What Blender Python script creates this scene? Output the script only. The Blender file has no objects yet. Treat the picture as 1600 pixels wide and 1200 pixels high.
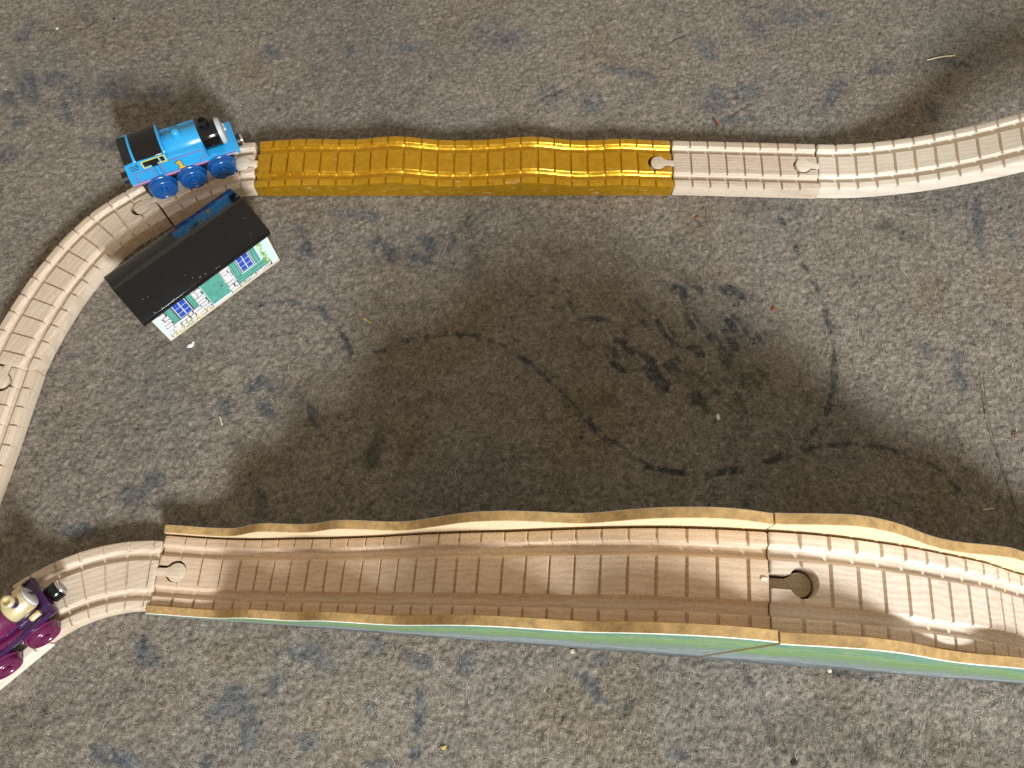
import bpy, bmesh, math, random
import numpy as np
from mathutils import Vector, Matrix

random.seed(7)
RNG = np.random.default_rng(7)
sc = bpy.context.scene
COL = sc.collection
MM = 0.001                      # everything below is measured in millimetres

# ------------------------------------------------------------------ camera
TILT, CAM_H, FPX = 0.3609, 486.84, 1258.0
cam = bpy.data.objects.new('camera', bpy.data.cameras.new('camera'))
COL.objects.link(cam)
cam.data.sensor_width = 36.0
cam.data.lens = 36.0 * FPX / 1600.0
cam.data.clip_start = 0.01
cam.data.clip_end = 20
cam.location = (0, 0, CAM_H * MM)
cam.rotation_euler = (TILT, 0, 0)
sc.camera = cam

# ------------------------------------------------------------------ room light
world = bpy.data.worlds.new('World')
sc.world = world
world.use_nodes = True
bg = world.node_tree.nodes['Background']
bg.inputs[0].default_value = (1.0, 0.85, 0.66, 1)
bg.inputs[1].default_value = 0.48

# the window: one bright rectangle south of the toys
LPOS = Vector((675, -1340, 1115)) * MM
ld = bpy.data.lights.new('window_light', 'AREA')
ld.shape = 'RECTANGLE'
ld.size, ld.size_y = 0.28, 0.42
ld.energy = 60.0
ld.color = (0.90, 0.955, 1.0)
lo = bpy.data.objects.new('window_light', ld)
COL.objects.link(lo)
lo.location = LPOS
lo.rotation_euler = (Vector((60, 230, 0)) * MM - LPOS).to_track_quat('-Z', 'Y').to_euler()

sc.view_settings.view_transform = 'Standard'
sc.view_settings.look = 'None'
sc.view_settings.exposure = 0.0
sc.view_settings.gamma = 1.0
sc.render.engine = 'CYCLES'
sc.cycles.max_bounces = 6
sc.cycles.caustics_reflective = True
sc.cycles.blur_glossy = 1.0
sc.cycles.sample_clamp_indirect = 2.5
sc.cycles.use_denoising = False


def on_floor(px, py, z=0.0):
    """Point of the floor (height z) seen at a place of the 1600x1200 photograph, in mm."""
    c, s = math.cos(TILT), math.sin(TILT)
    a, b = (px - 800) / FPX, (py - 600) / FPX
    d = np.array([a, -b * c + s, -b * s - c])
    t = (z - CAM_H) / d[2]
    return float(d[0] * t), float(d[1] * t)


# ------------------------------------------------------------------ materials
def new_mat(name):
    m = bpy.data.materials.new(name)
    m.use_nodes = True
    nt = m.node_tree
    return m, nt, nt.nodes['Principled BSDF']


def N(nt, kind, **kw):
    n = nt.nodes.new(kind)
    for k, v in kw.items():
        if k in n.inputs:
            n.inputs[k].default_value = v
        else:
            setattr(n, k, v)
    return n


def ramp(nt, stops, interp='LINEAR'):
    r = nt.nodes.new('ShaderNodeValToRGB')
    r.color_ramp.interpolation = interp
    e = r.color_ramp.elements
    while len(e) < len(stops):
        e.new(0.5)
    for i, (p, c) in enumerate(stops):
        e[i].position = p
        e[i].color = (*c, 1)
    return r


def mapped(nt, scale, offset=True):
    tc = nt.nodes.new('ShaderNodeTexCoord')
    mp = nt.nodes.new('ShaderNodeMapping')
    mp.inputs['Scale'].default_value = scale
    nt.links.new(tc.outputs['Object'], mp.inputs['Vector'])
    if offset:
        oi = nt.nodes.new('ShaderNodeObjectInfo')
        ml = N(nt, 'ShaderNodeMath', operation='MULTIPLY')
        ml.inputs[1].default_value = 37.0
        nt.links.new(oi.outputs['Random'], ml.inputs[0])
        nt.links.new(ml.outputs[0], mp.inputs['Location'])
    return mp


def wood(name, light, dark, fleck=0.5, rough=0.5, bump=0.2):
    m, nt, p = new_mat(name)
    L = nt.links.new
    a = mapped(nt, (14, 130, 130))
    n1 = N(nt, 'ShaderNodeTexNoise', Scale=1.0, Detail=5.0, Roughness=0.6, Distortion=0.6)
    L(a.outputs[0], n1.inputs['Vector'])
    b = mapped(nt, (55, 1500, 1500))
    n2 = N(nt, 'ShaderNodeTexNoise', Scale=1.0, Detail=3.0, Roughness=0.65)
    L(b.outputs[0], n2.inputs['Vector'])
    f = mapped(nt, (420, 2600, 2600))
    n3 = N(nt, 'ShaderNodeTexNoise', Scale=1.0, Detail=1.0)
    L(f.outputs[0], n3.inputs['Vector'])
    w = N(nt, 'ShaderNodeTexWave', Scale=0.55, Distortion=7.0, Detail=2.0, wave_type='BANDS', bands_direction='Y')
    w.inputs['Detail Scale'].default_value = 1.4
    c = mapped(nt, (16, 190, 190))
    L(c.outputs[0], w.inputs['Vector'])
    r1 = ramp(nt, [(0.25, dark), (0.62, light)])
    mixv = N(nt, 'ShaderNodeMix', data_type='FLOAT')
    mixv.inputs[0].default_value = 0.45
    L(n1.outputs[0], mixv.inputs[2]); L(n2.outputs[0], mixv.inputs[3])
    mw = N(nt, 'ShaderNodeMix', data_type='FLOAT')
    mw.inputs[0].default_value = 0.16
    L(mixv.outputs[0], mw.inputs[2]); L(w.outputs['Fac'], mw.inputs[3])
    L(mw.outputs[0], r1.inputs[0])
    rf = ramp(nt, [(0.60, (0, 0, 0)), (0.72, (1, 1, 1))])
    L(n3.outputs[0], rf.inputs[0])
    fm = N(nt, 'ShaderNodeMath', operation='MULTIPLY')
    fm.inputs[1].default_value = fleck
    L(rf.outputs[0], fm.inputs[0])
    mc = N(nt, 'ShaderNodeMix', data_type='RGBA')
    mc.inputs[7].default_value = (dark[0] * .62, dark[1] * .55, dark[2] * .5, 1)
    L(fm.outputs[0], mc.inputs[0]); L(r1.outputs[0], mc.inputs[6])
    L(mc.outputs[2], p.inputs['Base Color'])
    p.inputs['Roughness'].default_value = rough
    bm = N(nt, 'ShaderNodeBump', Strength=bump, Distance=0.0004)
    L(n2.outputs[0], bm.inputs['Height'])
    L(bm.outputs[0], p.inputs['Normal'])
    return m


def paint(name, col, rough=0.3, metal=0.0, coat=0.0, var=0.12, spec=0.5, bump=0.05, dust=0.0):
    m, nt, p = new_mat(name)
    L = nt.links.new
    a = mapped(nt, (220, 220, 220))
    n = N(nt, 'ShaderNodeTexNoise', Scale=1.0, Detail=6.0, Roughness=0.7)
    L(a.outputs[0], n.inputs['Vector'])
    r = ramp(nt, [(0.3, tuple(max(0, c * (1 - var)) for c in col)), (0.7, tuple(min(1, c * (1 + var)) for c in col))])
    L(n.outputs[0], r.inputs[0])
    out = r.outputs[0]
    if dust:
        b = mapped(nt, (1900, 1900, 1900))
        d = N(nt, 'ShaderNodeTexNoise', Scale=1.0, Detail=2.0)
        L(b.outputs[0], d.inputs['Vector'])
        rd = ramp(nt, [(0.69, (0, 0, 0)), (0.76, (dust, dust, dust))])
        L(d.outputs[0], rd.inputs[0])
        mx = N(nt, 'ShaderNodeMix', data_type='RGBA')
        mx.inputs[7].default_value = (0.55, 0.52, 0.48, 1)
        L(rd.outputs[0], mx.inputs[0]); L(out, mx.inputs[6])
        out = mx.outputs[2]
    L(out, p.inputs['Base Color'])
    p.inputs['Metallic'].default_value = metal
    p.inputs['Specular IOR Level'].default_value = spec
    p.inputs['Coat Weight'].default_value = coat
    p.inputs['Coat Roughness'].default_value = 0.12
    rr = ramp(nt, [(0.3, (rough * .75,) * 3), (0.7, (min(1, rough * 1.25),) * 3)])
    L(n.outputs[0], rr.inputs[0]); L(rr.outputs[0], p.inputs['Roughness'])
    bm = N(nt, 'ShaderNodeBump', Strength=bump, Distance=0.0004)
    L(n.outputs[0], bm.inputs['Height']); L(bm.outputs[0], p.inputs['Normal'])
    return m


BEECH = wood('beech_wood', (0.70, 0.575, 0.44), (0.50, 0.385, 0.275))
BEECH_PALE = wood('pale_beech_wood', (0.80, 0.71, 0.59), (0.62, 0.51, 0.39), fleck=.35)
BEECH_PINK = wood('rosy_beech_wood', (0.66, 0.54, 0.42), (0.47, 0.365, 0.27), fleck=.7)
DECKWOOD = wood('tan_beech_wood', (0.68, 0.52, 0.37), (0.50, 0.36, 0.24), fleck=.6)
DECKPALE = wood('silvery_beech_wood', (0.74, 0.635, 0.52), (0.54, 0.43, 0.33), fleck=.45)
PEGWOOD = wood('dark_peg_wood', (0.46, 0.37, 0.24), (0.34, 0.26, 0.16), rough=.35)
def wear(m, colour, amount):
    """bare patches where raised edges have been rubbed"""
    nt = m.node_tree; L = nt.links.new; p = nt.nodes['Principled BSDF']
    g = nt.nodes.new('ShaderNodeNewGeometry')
    r = ramp(nt, [(0.515, (0, 0, 0)), (0.56, (1, 1, 1))]); L(g.outputs['Pointiness'], r.inputs[0])
    a = mapped(nt, (90, 260, 260)); n = N(nt, 'ShaderNodeTexNoise', Scale=1.0, Detail=6.0, Roughness=0.75); L(a.outputs[0], n.inputs['Vector'])
    r2 = ramp(nt, [(0.60, (0, 0, 0)), (0.66, (amount,) * 3)]); L(n.outputs[0], r2.inputs[0])
    mu = N(nt, 'ShaderNodeMath', operation='MULTIPLY'); L(r.outputs[0], mu.inputs[0]); L(r2.outputs[0], mu.inputs[1])
    mx = N(nt, 'ShaderNodeMix', data_type='RGBA'); mx.inputs[7].default_value = (*colour, 1)
    old = p.inputs['Base Color'].links[0].from_socket
    L(mu.outputs[0], mx.inputs[0]); L(old, mx.inputs[6]); L(mx.outputs[2], p.inputs['Base Color'])
    iv = N(nt, 'ShaderNodeMath', operation='MULTIPLY_ADD'); iv.inputs[1].default_value = -p.inputs['Metallic'].default_value; iv.inputs[2].default_value = p.inputs['Metallic'].default_value
    L(mu.outputs[0], iv.inputs[0]); L(iv.outputs[0], p.inputs['Metallic'])


GOLD = paint('gold_paint', (0.68, 0.38, 0.022), rough=0.29, metal=0.76, var=0.16, spec=0.7, bump=0.10, dust=.12)
wear(GOLD, (0.66, 0.58, 0.44), .55)
MDF = paint('fibreboard_edge', (0.45, 0.285, 0.11), rough=0.75, var=0.32, bump=0.35)
CREAM = paint('cream_paper_face', (0.78, 0.62, 0.40), rough=0.6, var=0.06)
WHITE_EDGE = paint('chipped_white_edge', (0.74, 0.72, 0.62), rough=0.6, var=0.15)
BLACKP = paint('gloss_black_paint', (0.005, 0.005, 0.006), rough=0.13, coat=0.0, spec=0.5, var=0.3, dust=.10, bump=.04)
BLACKM = paint('matt_black_plastic', (0.012, 0.012, 0.013), rough=0.45, var=0.3)
BLUE = paint('sky_blue_enamel', (0.025, 0.36, 0.74), rough=0.28, coat=0.4, var=0.05)
WBLUE = paint('wheel_blue_plastic', (0.003, 0.080, 0.29), rough=0.25, coat=0.3, var=0.12)
MAGENTA = paint('magenta_plastic', (0.13, 0.008, 0.062), rough=0.25, coat=0.4, var=0.1)
PURPLE = paint('purple_enamel', (0.040, 0.008, 0.065), rough=0.20, coat=0.6, var=0.15)
BRASS = paint('brass_plastic', (0.74, 0.63, 0.36), rough=0.32, metal=0.45, var=0.08)
SILVER = paint('silver_magnet', (0.75, 0.75, 0.76), rough=0.18, metal=1.0, var=0.05)
GREYP = paint('pale_grey_enamel', (0.50, 0.53, 0.55), rough=0.35, var=0.05)
LINE_RED = paint('crimson_lining', (0.42, 0.01, 0.06), rough=0.4)
LINE_PINK = paint('pale_pink_lining', (0.62, 0.40, 0.55), rough=0.4)
LINE_YEL = paint('yellow_lining', (0.75, 0.68, 0.03), rough=0.4)
GOLDYEL = paint('golden_yellow_print', (0.75, 0.45, 0.03), rough=0.4)
SKY_PRINT = paint('pale_sky_print', (0.68, 0.86, 0.86), rough=0.45, var=.04)
STONE_PRINT = paint('white_stone_print', (0.78, 0.76, 0.76), rough=0.45, var=.1)
INK = paint('dark_ink_print', (0.06, 0.055, 0.09), rough=0.45)
GREEN_PRINT = paint('teal_green_print', (0.11, 0.39, 0.31), rough=0.45, var=.2)
GREEN_DARK = paint('deep_green_print', (0.015, 0.14, 0.10), rough=0.45)
GREEN_PALE = paint('light_green_print', (0.20, 0.52, 0.40), rough=0.45)
PANE_PRINT = paint('royal_blue_print', (0.03, 0.09, 0.50), rough=0.4, var=.35)
LEAF_PRINT = paint('leaf_green_print', (0.28, 0.50, 0.07), rough=0.5, var=.5)
FLOWER_PRINT = paint('flower_yellow_print', (0.72, 0.58, 0.16), rough=0.5, var=.4)
PATH_PRINT = paint('beige_path_print', (0.72, 0.62, 0.47), rough=0.5, var=.1)
BIRCH = wood('bare_birch_edge', (0.80, 0.64, 0.44), (0.68, 0.50, 0.32))
STRAW = paint('dry_straw', (0.68, 0.58, 0.36), rough=0.6)
LINT = paint('white_lint', (0.75, 0.76, 0.76), rough=0.9, var=.2)
CRUMB = paint('rust_crumb', (0.30, 0.11, 0.05), rough=0.8, var=.4)
CRUMBY = paint('ochre_crumb', (0.50, 0.36, 0.07), rough=0.8, var=.4)
CRUMBD = paint('dark_crumb', (0.02, 0.015, 0.012), rough=0.8, var=.4)
THREAD = paint('brown_thread', (0.16, 0.10, 0.065), rough=0.8, var=.4)
HAIR = paint('pale_hair', (0.52, 0.50, 0.46), rough=0.5, var=.3)


def scenery_mat():
    """Hand-painted countryside on the outside of the bridge walls: teal rim, green slope, grey rock."""
    m, nt, p = new_mat('painted_hillside')
    L = nt.links.new
    uv = nt.nodes.new('ShaderNodeUVMap')
    sp = nt.nodes.new('ShaderNodeSeparateXYZ')
    L(uv.outputs[0], sp.inputs[0])
    a = mapped(nt, (16, 1, 75))
    n = N(nt, 'ShaderNodeTexNoise', Scale=1.0, Detail=6.0, Roughness=0.65, Distortion=1.2)
    L(a.outputs[0], n.inputs['Vector'])
    b = mapped(nt, (120, 1, 620))
    n2 = N(nt, 'ShaderNodeTexNoise', Scale=1.0, Detail=4.0, Roughness=0.7)
    L(b.outputs[0], n2.inputs['Vector'])
    s1 = N(nt, 'ShaderNodeMath', operation='MULTIPLY_ADD')
    s1.inputs[1].default_value = 1.05
    L(n.outputs[0], s1.inputs[0]); L(sp.outputs[1], s1.inputs[2])
    s2 = N(nt, 'ShaderNodeMath', operation='MULTIPLY_ADD')
    s2.inputs[1].default_value = 0.9
    L(n2.outputs[0], s2.inputs[0]); L(s1.outputs[0], s2.inputs[2])
    s3 = N(nt, 'ShaderNodeMath', operation='SUBTRACT')
    s3.inputs[1].default_value = 1.03
    L(s2.outputs[0], s3.inputs[0])
    r = ramp(nt, [(0.0, (0.07, 0.08, 0.08)), (0.14, (0.17, 0.20, 0.21)), (0.24, (0.36, 0.40, 0.41)), (0.32, (0.13, 0.17, 0.165)),
                  (0.42, (0.22, 0.27, 0.25)), (0.50, (0.12, 0.22, 0.11)), (0.60, (0.20, 0.31, 0.09)),
                  (0.68, (0.11, 0.23, 0.10)), (0.78, (0.28, 0.38, 0.15)), (0.88, (0.07, 0.20, 0.15)), (1.0, (0.15, 0.30, 0.25))])
    L(s3.outputs[0], r.inputs[0])
    L(r.outputs[0], p.inputs['Base Color'])
    p.inputs['Roughness'].default_value = 0.5
    return m


SCENERY = scenery_mat()


def carpet_mat(name, lift=1.0):
    m, nt, p = new_mat(name)
    L = nt.links.new
    at = nt.nodes.new('ShaderNodeAttribute')
    at.attribute_name = 'pile_colour'
    a = mapped(nt, (1, 1, 1), offset=False)
    n = N(nt, 'ShaderNodeTexNoise', Scale=1300.0, Detail=3.0, Roughness=0.75)
    L(a.outputs[0], n.inputs['Vector'])
    r = ramp(nt, [(0.30, (0.50 * lift,) * 3), (0.70, (1.48 * lift,) * 3)])
    L(n.outputs[0], r.inputs[0])
    mx = N(nt, 'ShaderNodeMix', data_type='RGBA', blend_type='MULTIPLY')
    mx.inputs[0].default_value = 1.0
    L(at.outputs['Color'], mx.inputs[6]); L(r.outputs[0], mx.inputs[7])
    L(mx.outputs[2], p.inputs['Base Color'])
    p.inputs['Roughness'].default_value = 0.95
    p.inputs['Specular IOR Level'].default_value = 0.15
    p.inputs['Sheen Weight'].default_value = 0.12
    bm = N(nt, 'ShaderNodeBump', Strength=0.5, Distance=0.0005)
    L(n.outputs[0], bm.inputs['Height']); L(bm.outputs[0], p.inputs['Normal'])
    return m


# ------------------------------------------------------------------ object helpers
def empty(name, loc, rot=0.0):
    o = bpy.data.objects.new(name, None)
    COL.objects.link(o)
    o.empty_display_size = 0.01
    o.location = Vector(loc) * MM
    o.rotation_euler = (0, 0, rot)
    return o


def tag(o, label=None, cat=None, group=None, kind=None):
    if label: o['label'] = label
    if cat: o['category'] = cat
    if group: o['group'] = group
    if kind: o['kind'] = kind
    return o


def mesh_obj(name, V, F, mats, parent=None, loc=(0, 0, 0), rot=0.0, fm=None, smooth=30.0, uvs=None):
    me = bpy.data.meshes.new(name)
    me.from_pydata((np.asarray(V, float) * MM).tolist(), [], [tuple(f) for f in F])
    if not isinstance(mats, (list, tuple)):
        mats = [mats]
    for m in mats:
        me.materials.append(m)
    if fm is not None:
        me.polygons.foreach_set('material_index', fm)
    if uvs is not None:
        ul = me.uv_layers.new(name='UVMap')
        li = np.zeros(len(me.loops), int)
        me.loops.foreach_get('vertex_index', li)
        ul.data.foreach_set('uv', np.asarray(uvs, float)[li].ravel())
    if smooth is not None:
        me.shade_smooth()
        me.set_sharp_from_angle(angle=math.radians(smooth))
    me.update()
    o = bpy.data.objects.new(name, me)
    COL.objects.link(o)
    o.location = Vector(loc) * MM
    o.rotation_euler = (0, 0, rot)
    if parent is not None:
        o.parent = parent
    return o


class MB:
    """Collects shapes (mm) with a material index each."""
    def __init__(s): s.V, s.F, s.M = [], [], []

    def add(s, V, F, m=0):
        k = len(s.V)
        s.V += [tuple(v) for v in V]
        s.F += [tuple(i + k for i in f) for f in F]
        s.M += [m] * len(F)
        return s

    def bm(s, b, m=0, mat=None):
        if mat is not None:
            b.transform(mat)
        b.verts.index_update()
        s.add([v.co[:] for v in b.verts], [[v.index for v in f.verts] for f in b.faces], m)
        b.free()
        return s

    def box(s, c, d, r=0.4, m=0, seg=2, rot=None):
        b = bmesh.new()
        bmesh.ops.create_cube(b, size=1.0)
        bmesh.ops.scale(b, vec=d, verts=b.verts)
        if r > 0:
            bmesh.ops.bevel(b, geom=b.edges[:], offset=min(r, min(d) * .45), segments=seg, profile=0.5, affect='EDGES')
        if rot is not None:
            b.transform(rot)
        b.transform(Matrix.Translation(c))
        return s.bm(b, m)

    def lathe(s, prof, c=(0, 0, 0), axis='Z', n=32, m=0, flip=False):
        """prof: list of (radius, height); closed at the ends."""
        V, F = [], []
        for r, h in prof:
            for k in range(n):
                a = 2 * math.pi * k / n
                x, y = r * math.cos(a), r * math.sin(a)
                if axis == 'Z': v = (x, y, h)
                elif axis == 'X': v = (h, x, y)
                else: v = (y, h, x)
                V.append((v[0] + c[0], v[1] + c[1], v[2] + c[2]))
        for i in range(len(prof) - 1):
            for k in range(n):
                a, b2 = i * n + k, i * n + (k + 1) % n
                F.append((a, b2, b2 + n, a + n))
        F.append(tuple(reversed(range(n))))
        F.append(tuple(range((len(prof) - 1) * n, len(prof) * n)))
        return s.add(V, F, m)

    def prism(s, poly, y0, y1, m=0, plane='XZ', r=0.0):
        """polygon in x-z extruded along y (or x-y along z)."""
        b = bmesh.new()
        n = len(poly)
        lo_, hi = [], []
        for (a, c) in poly:
            lo_.append(b.verts.new((a, y0, c) if plane == 'XZ' else ((a, c, y0) if plane == 'XY' else (y0, a, c))))
        for (a, c) in poly:
            hi.append(b.verts.new((a, y1, c) if plane == 'XZ' else ((a, c, y1) if plane == 'XY' else (y1, a, c))))
        b.faces.new(lo_); b.faces.new(list(reversed(hi)))
        for i in range(n):
            j = (i + 1) % n
            b.faces.new((lo_[j], lo_[i], hi[i], hi[j]))
        bmesh.ops.recalc_face_normals(b, faces=b.faces)
        if r > 0:
            bmesh.ops.bevel(b, geom=b.edges[:], offset=r, segments=2, profile=0.5, affect='EDGES')
        return s.bm(b, m)

    def tube(s, pts, rad, n=8, m=0):
        pts = [Vector(p) for p in pts]
        V, F = [], []
        for i, p in enumerate(pts):
            d = (pts[min(i + 1, len(pts) - 1)] - pts[max(i - 1, 0)]).normalized()
            up = Vector((0, 0, 1)) if abs(d.z) < .9 else Vector((1, 0, 0))
            a = d.cross(up).normalized(); b = a.cross(d)
            rr = rad if not hasattr(rad, '__len__') else rad[i]
            for k in range(n):
                t = 2 * math.pi * k / n
                V.append(p + (a * math.cos(t) + b * math.sin(t)) * rr)
        for i in range(len(pts) - 1):
            for k in range(n):
                F.append((i * n + k, i * n + (k + 1) % n, (i + 1) * n + (k + 1) % n, (i + 1) * n + k))
        F.append(tuple(range(n))); F.append(tuple(reversed(range((len(pts) - 1) * n, len(pts) * n))))
        return s.add(V, F, m)

    def obj(s, name, mats, parent=None, loc=(0, 0, 0), rot=0.0, smooth=30.0):
        return mesh_obj(name, s.V, s.F, mats, parent, loc, rot, fm=s.M, smooth=smooth)


# ------------------------------------------------------------------ carpet
def gauss(shape, sx, sy=None, ang=0.0, seed=0):
    """smooth noise, unit variance, filter widths in cells"""
    sy = sx if sy is None else sy
    r = np.random.default_rng(seed).standard_normal(shape)
    fy = np.fft.fftfreq(shape[0])[:, None]; fx = np.fft.fftfreq(shape[1])[None, :]
    c, s = math.cos(ang), math.sin(ang)
    u, v = fx * c + fy * s, -fx * s + fy * c
    g = np.exp(-2 * math.pi ** 2 * ((u * sx) ** 2 + (v * sy) ** 2))
    o = np.fft.ifft2(np.fft.fft2(r) * g).real
    return o / o.std()


STEP = 1.0
FX = np.arange(-425, 426, STEP); FY = np.arange(-75, 541, STEP)
SH = (len(FY), len(FX))
GX, GY = np.meshgrid(FX, FY)


def seg_dist(pts, wob=0.0):
    """distance of every cell from a polyline of floor points"""
    P = [np.array(on_floor(*p)) for p in pts]
    d = np.full(SH, 1e9)
    for a, b in zip(P[:-1], P[1:]):
        ab = b - a
        t = np.clip(((GX - a[0]) * ab[0] + (GY - a[1]) * ab[1]) / (ab @ ab), 0, 1)
        d = np.minimum(d, np.hypot(GX - a[0] - t * ab[0], GY - a[1] - t * ab[1]))
    return d


def build_colour():
    base = np.array([0.230, 0.199, 0.162])
    col = np.ones(SH + (3,)) * base
    n20 = gauss(SH, 22, seed=1); n6 = gauss(SH, 6, seed=2); n60 = gauss(SH, 60, seed=3)
    col *= (1 + 0.035 * n20 + 0.012 * n6 + 0.035 * n60)[..., None]
    tan = np.clip(gauss(SH, 14, seed=4) - 0.7, 0, 1.2)[..., None]
    col = col * (1 - .45 * tan) + np.array([0.21, 0.165, 0.11]) * .45 * tan
    cool = np.clip(gauss(SH, 26, seed=5) - 0.4, 0, 1.3)[..., None]
    col = col * (1 - .30 * cool) + np.array([0.175, 0.175, 0.165]) * .30 * cool
    # slanting stitches: the motifs are woven as short diagonal bars
    slash = gauss(SH, 5.0, 0.95, ang=math.radians(-62), seed=6)
    speck = gauss(SH, 1.6, seed=7)
    edge = gauss(SH, 3.2, seed=8)
    GAPS = gauss(SH, 1.7, seed=11)

    def lay(mask, c, k):
        nonlocal col
        mk = np.clip(mask, 0, 1)[..., None] * k
        col = col * (1 - mk) + np.array(c) * mk
    BL, DB, GN, BR = (0.068, 0.080, 0.098), (0.040, 0.046, 0.054), (0.080, 0.090, 0.062), (0.10, 0.070, 0.042)

    def blob(px, py, rx, ry, ang, c, k=.8, sl=.6, soft=.5):
        """soft patch: centre and radii as seen in the photograph (pixels)"""
        x, y = on_floor(px, py)
        sx = abs(on_floor(px + 10, py)[0] - x) / 10; sy = abs(on_floor(px, py + 10)[1] - y) / 10
        a = math.radians(ang)
        dx, dy = (GX - x) / sx, -(GY - y) / sy
        u, v = dx * math.cos(a) + dy * math.sin(a), -dx * math.sin(a) + dy * math.cos(a)
        e = 1 - np.hypot(u / rx, v / ry) + .16 * edge + .05 * speck
        m = np.clip(e / soft * 1.5, 0, 1)
        bars = np.clip(.5 + (slash * .9 + speck * .25) * 1.3, 0, 1)
        lay(m * (1 - sl + sl * bars), c, k)

    def line(pts, w, c, k=.85, dash=.5, wob=1.0):
        d = seg_dist(pts) + wob * (.35 * edge + .2 * speck)
        m = np.clip((w + .5 - d) / .9, 0, 1)
        g = np.clip(.5 + dash * 1.1 * GAPS + .28, 0, 1)
        lay(m * g, c, k)

    # the flower right of centre
    Zf = lambda a, b_: (900 + a / 4.0, 400 + b_ / 4.0)
    for (x0, y0, x1, y1, w_) in [(385, 275, 425, 330, 16), (370, 360, 440, 420, 18), (510, 400, 560, 490, 17), (590, 440, 622, 490, 14), (560, 490, 640, 560, 15), (600, 560, 650, 650, 15),
                                 (320, 470, 360, 450, 26), (250, 525, 300, 535, 22), (230, 580, 250, 620, 22), (235, 670, 290, 710, 24), (320, 640, 360, 680, 18), (350, 580, 360, 610, 14),
                                 (395, 580, 465, 655, 28), (430, 700, 480, 765, 18), (485, 700, 560, 810, 26), (505, 780, 540, 860, 20), (560, 620, 650, 725, 16), (560, 680, 645, 775, 17),
                                 (590, 770, 565, 845, 14), (300, 560, 330, 600, 14), (610, 190, 680, 215, 26), (690, 195, 800, 215, 34), (640, 225, 700, 240, 20), (670, 250, 700, 320, 20),
                                 (690, 360, 735, 440, 22), (725, 350, 765, 400, 14), (870, 185, 930, 215, 24), (930, 220, 1000, 290, 24), (960, 190, 1040, 240, 24), (1010, 230, 1090, 280, 22),
                                 (860, 335, 950, 400, 16), (905, 345, 985, 470, 15), (785, 420, 850, 510, 18), (870, 470, 900, 550, 15), (935, 465, 1005, 565, 27), (965, 400, 1035, 500, 15),
                                 (985, 365, 1060, 440, 14), (1060, 450, 1120, 540, 17), (1085, 420, 1175, 540, 19), (712, 570, 755, 565, 20), (760, 605, 805, 612, 18)]:
        line([Zf(x0, y0), Zf(x1, y1)], max(.5, w_ * .105 ), DB, k=.82, dash=.4, wob=.45)
    for (x0, y0, x1, y1, w_) in [(940, 610, 1010, 730, 42), (1085, 725, 1140, 800, 26), (1130, 700, 1215, 790, 24), (720, 770, 800, 830, 50), (745, 880, 800, 930, 46), (880, 830, 970, 930, 22),
                                 (930, 880, 1010, 970, 20), (1000, 865, 1060, 970, 20), (1040, 760, 1070, 790, 30), (930, 760, 980, 800, 20)]:
        line([Zf(x0, y0), Zf(x1, y1)], w_ * .13, GN, k=.75, dash=.7)
    line([Zf(755, 880), Zf(790, 915)], 4.0, DB, k=.5)
    # other faded patches, then painted shade at the lower right: x, y, rx, ry, angle
    for b in [(45, 40 + 100, 40, 18, 60), (40, 45, 18, 26, 20), (70, 125, 62, 18, -4), (120, 145, 30, 22, 60), (180, 140, 30, 34, 55),
              (150, 165, 30, 12, 60), (105, 178, 18, 24, 40), (15, 150, 14, 20, 60), (240, 150, 26, 30, 55), (10, 245, 16, 20, 50),
              (170, 225, 60, 12, 8), (130, 15, 40, 14, 30), (225, 60, 14, 8, 60), (30, 190, 16, 18, 50)]:
        blob(*b, BL, k=.62, sl=.7, soft=.8)
    for b in [(620, 392, 34, 18, -20), (650, 405, 28, 14, -20), (670, 380, 22, 18, 30), (478, 385, 24, 12, 60), (470, 360, 28, 10, 50),
              (555, 335, 46, 10, 8), (590, 380, 16, 12, 0), (488, 650, 28, 9, 62), (468, 620, 18, 8, 60), (400, 600, 26, 12, -28),
              (345, 640, 26, 14, 60), (415, 640, 22, 14, 50), (430, 610, 16, 10, 30), (700, 385, 10, 18, 30)]:
        blob(*b, BL, k=.72, sl=.6, soft=.6)
    for b in [(732, 345, 16, 34, 25), (740, 400, 12, 26, -40), (590, 690, 14, 40, 8), (580, 715, 18, 22, 0), (745, 430, 18, 8, 0),
              (1395, 355, 46, 18, 8), (1420, 375, 26, 14, 20)]:
        blob(*b, GN, k=.6, sl=.4, soft=.8)
    for b in [(205, 770, 38, 22, 0), (240, 745, 26, 20, 20), (250, 785, 14, 18, 50), (400, 775, 20, 14, 60), (408, 790, 10, 30, -15),
              (110, 830, 30, 14, 0), (150, 835, 26, 12, 10), (240, 480, 30, 14, 30), (195, 520, 26, 12, 20), (260, 470, 20, 16, 60),
              (110, 555, 22, 9, 0), (440, 470, 40, 6, -8)]:
        blob(*b, BL, k=.62, sl=.45, soft=.9)
    for b in [(1450, 540, 16, 14, 40), (1500, 575, 12, 36, 10), (1505, 600, 14, 12, 0), (1530, 350, 10, 60, 10), (1580, 370, 8, 24, 0),
              (1385, 100 + 8, 30, 12, 0), (1455, 175, 16, 22, 10), (1500, 100, 46, 9, 12), (1310, 130, 12, 32, 50), (1300, 150, 8, 30, 40)]:
        blob(*b, BL, k=.66, sl=.5, soft=.8)
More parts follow.
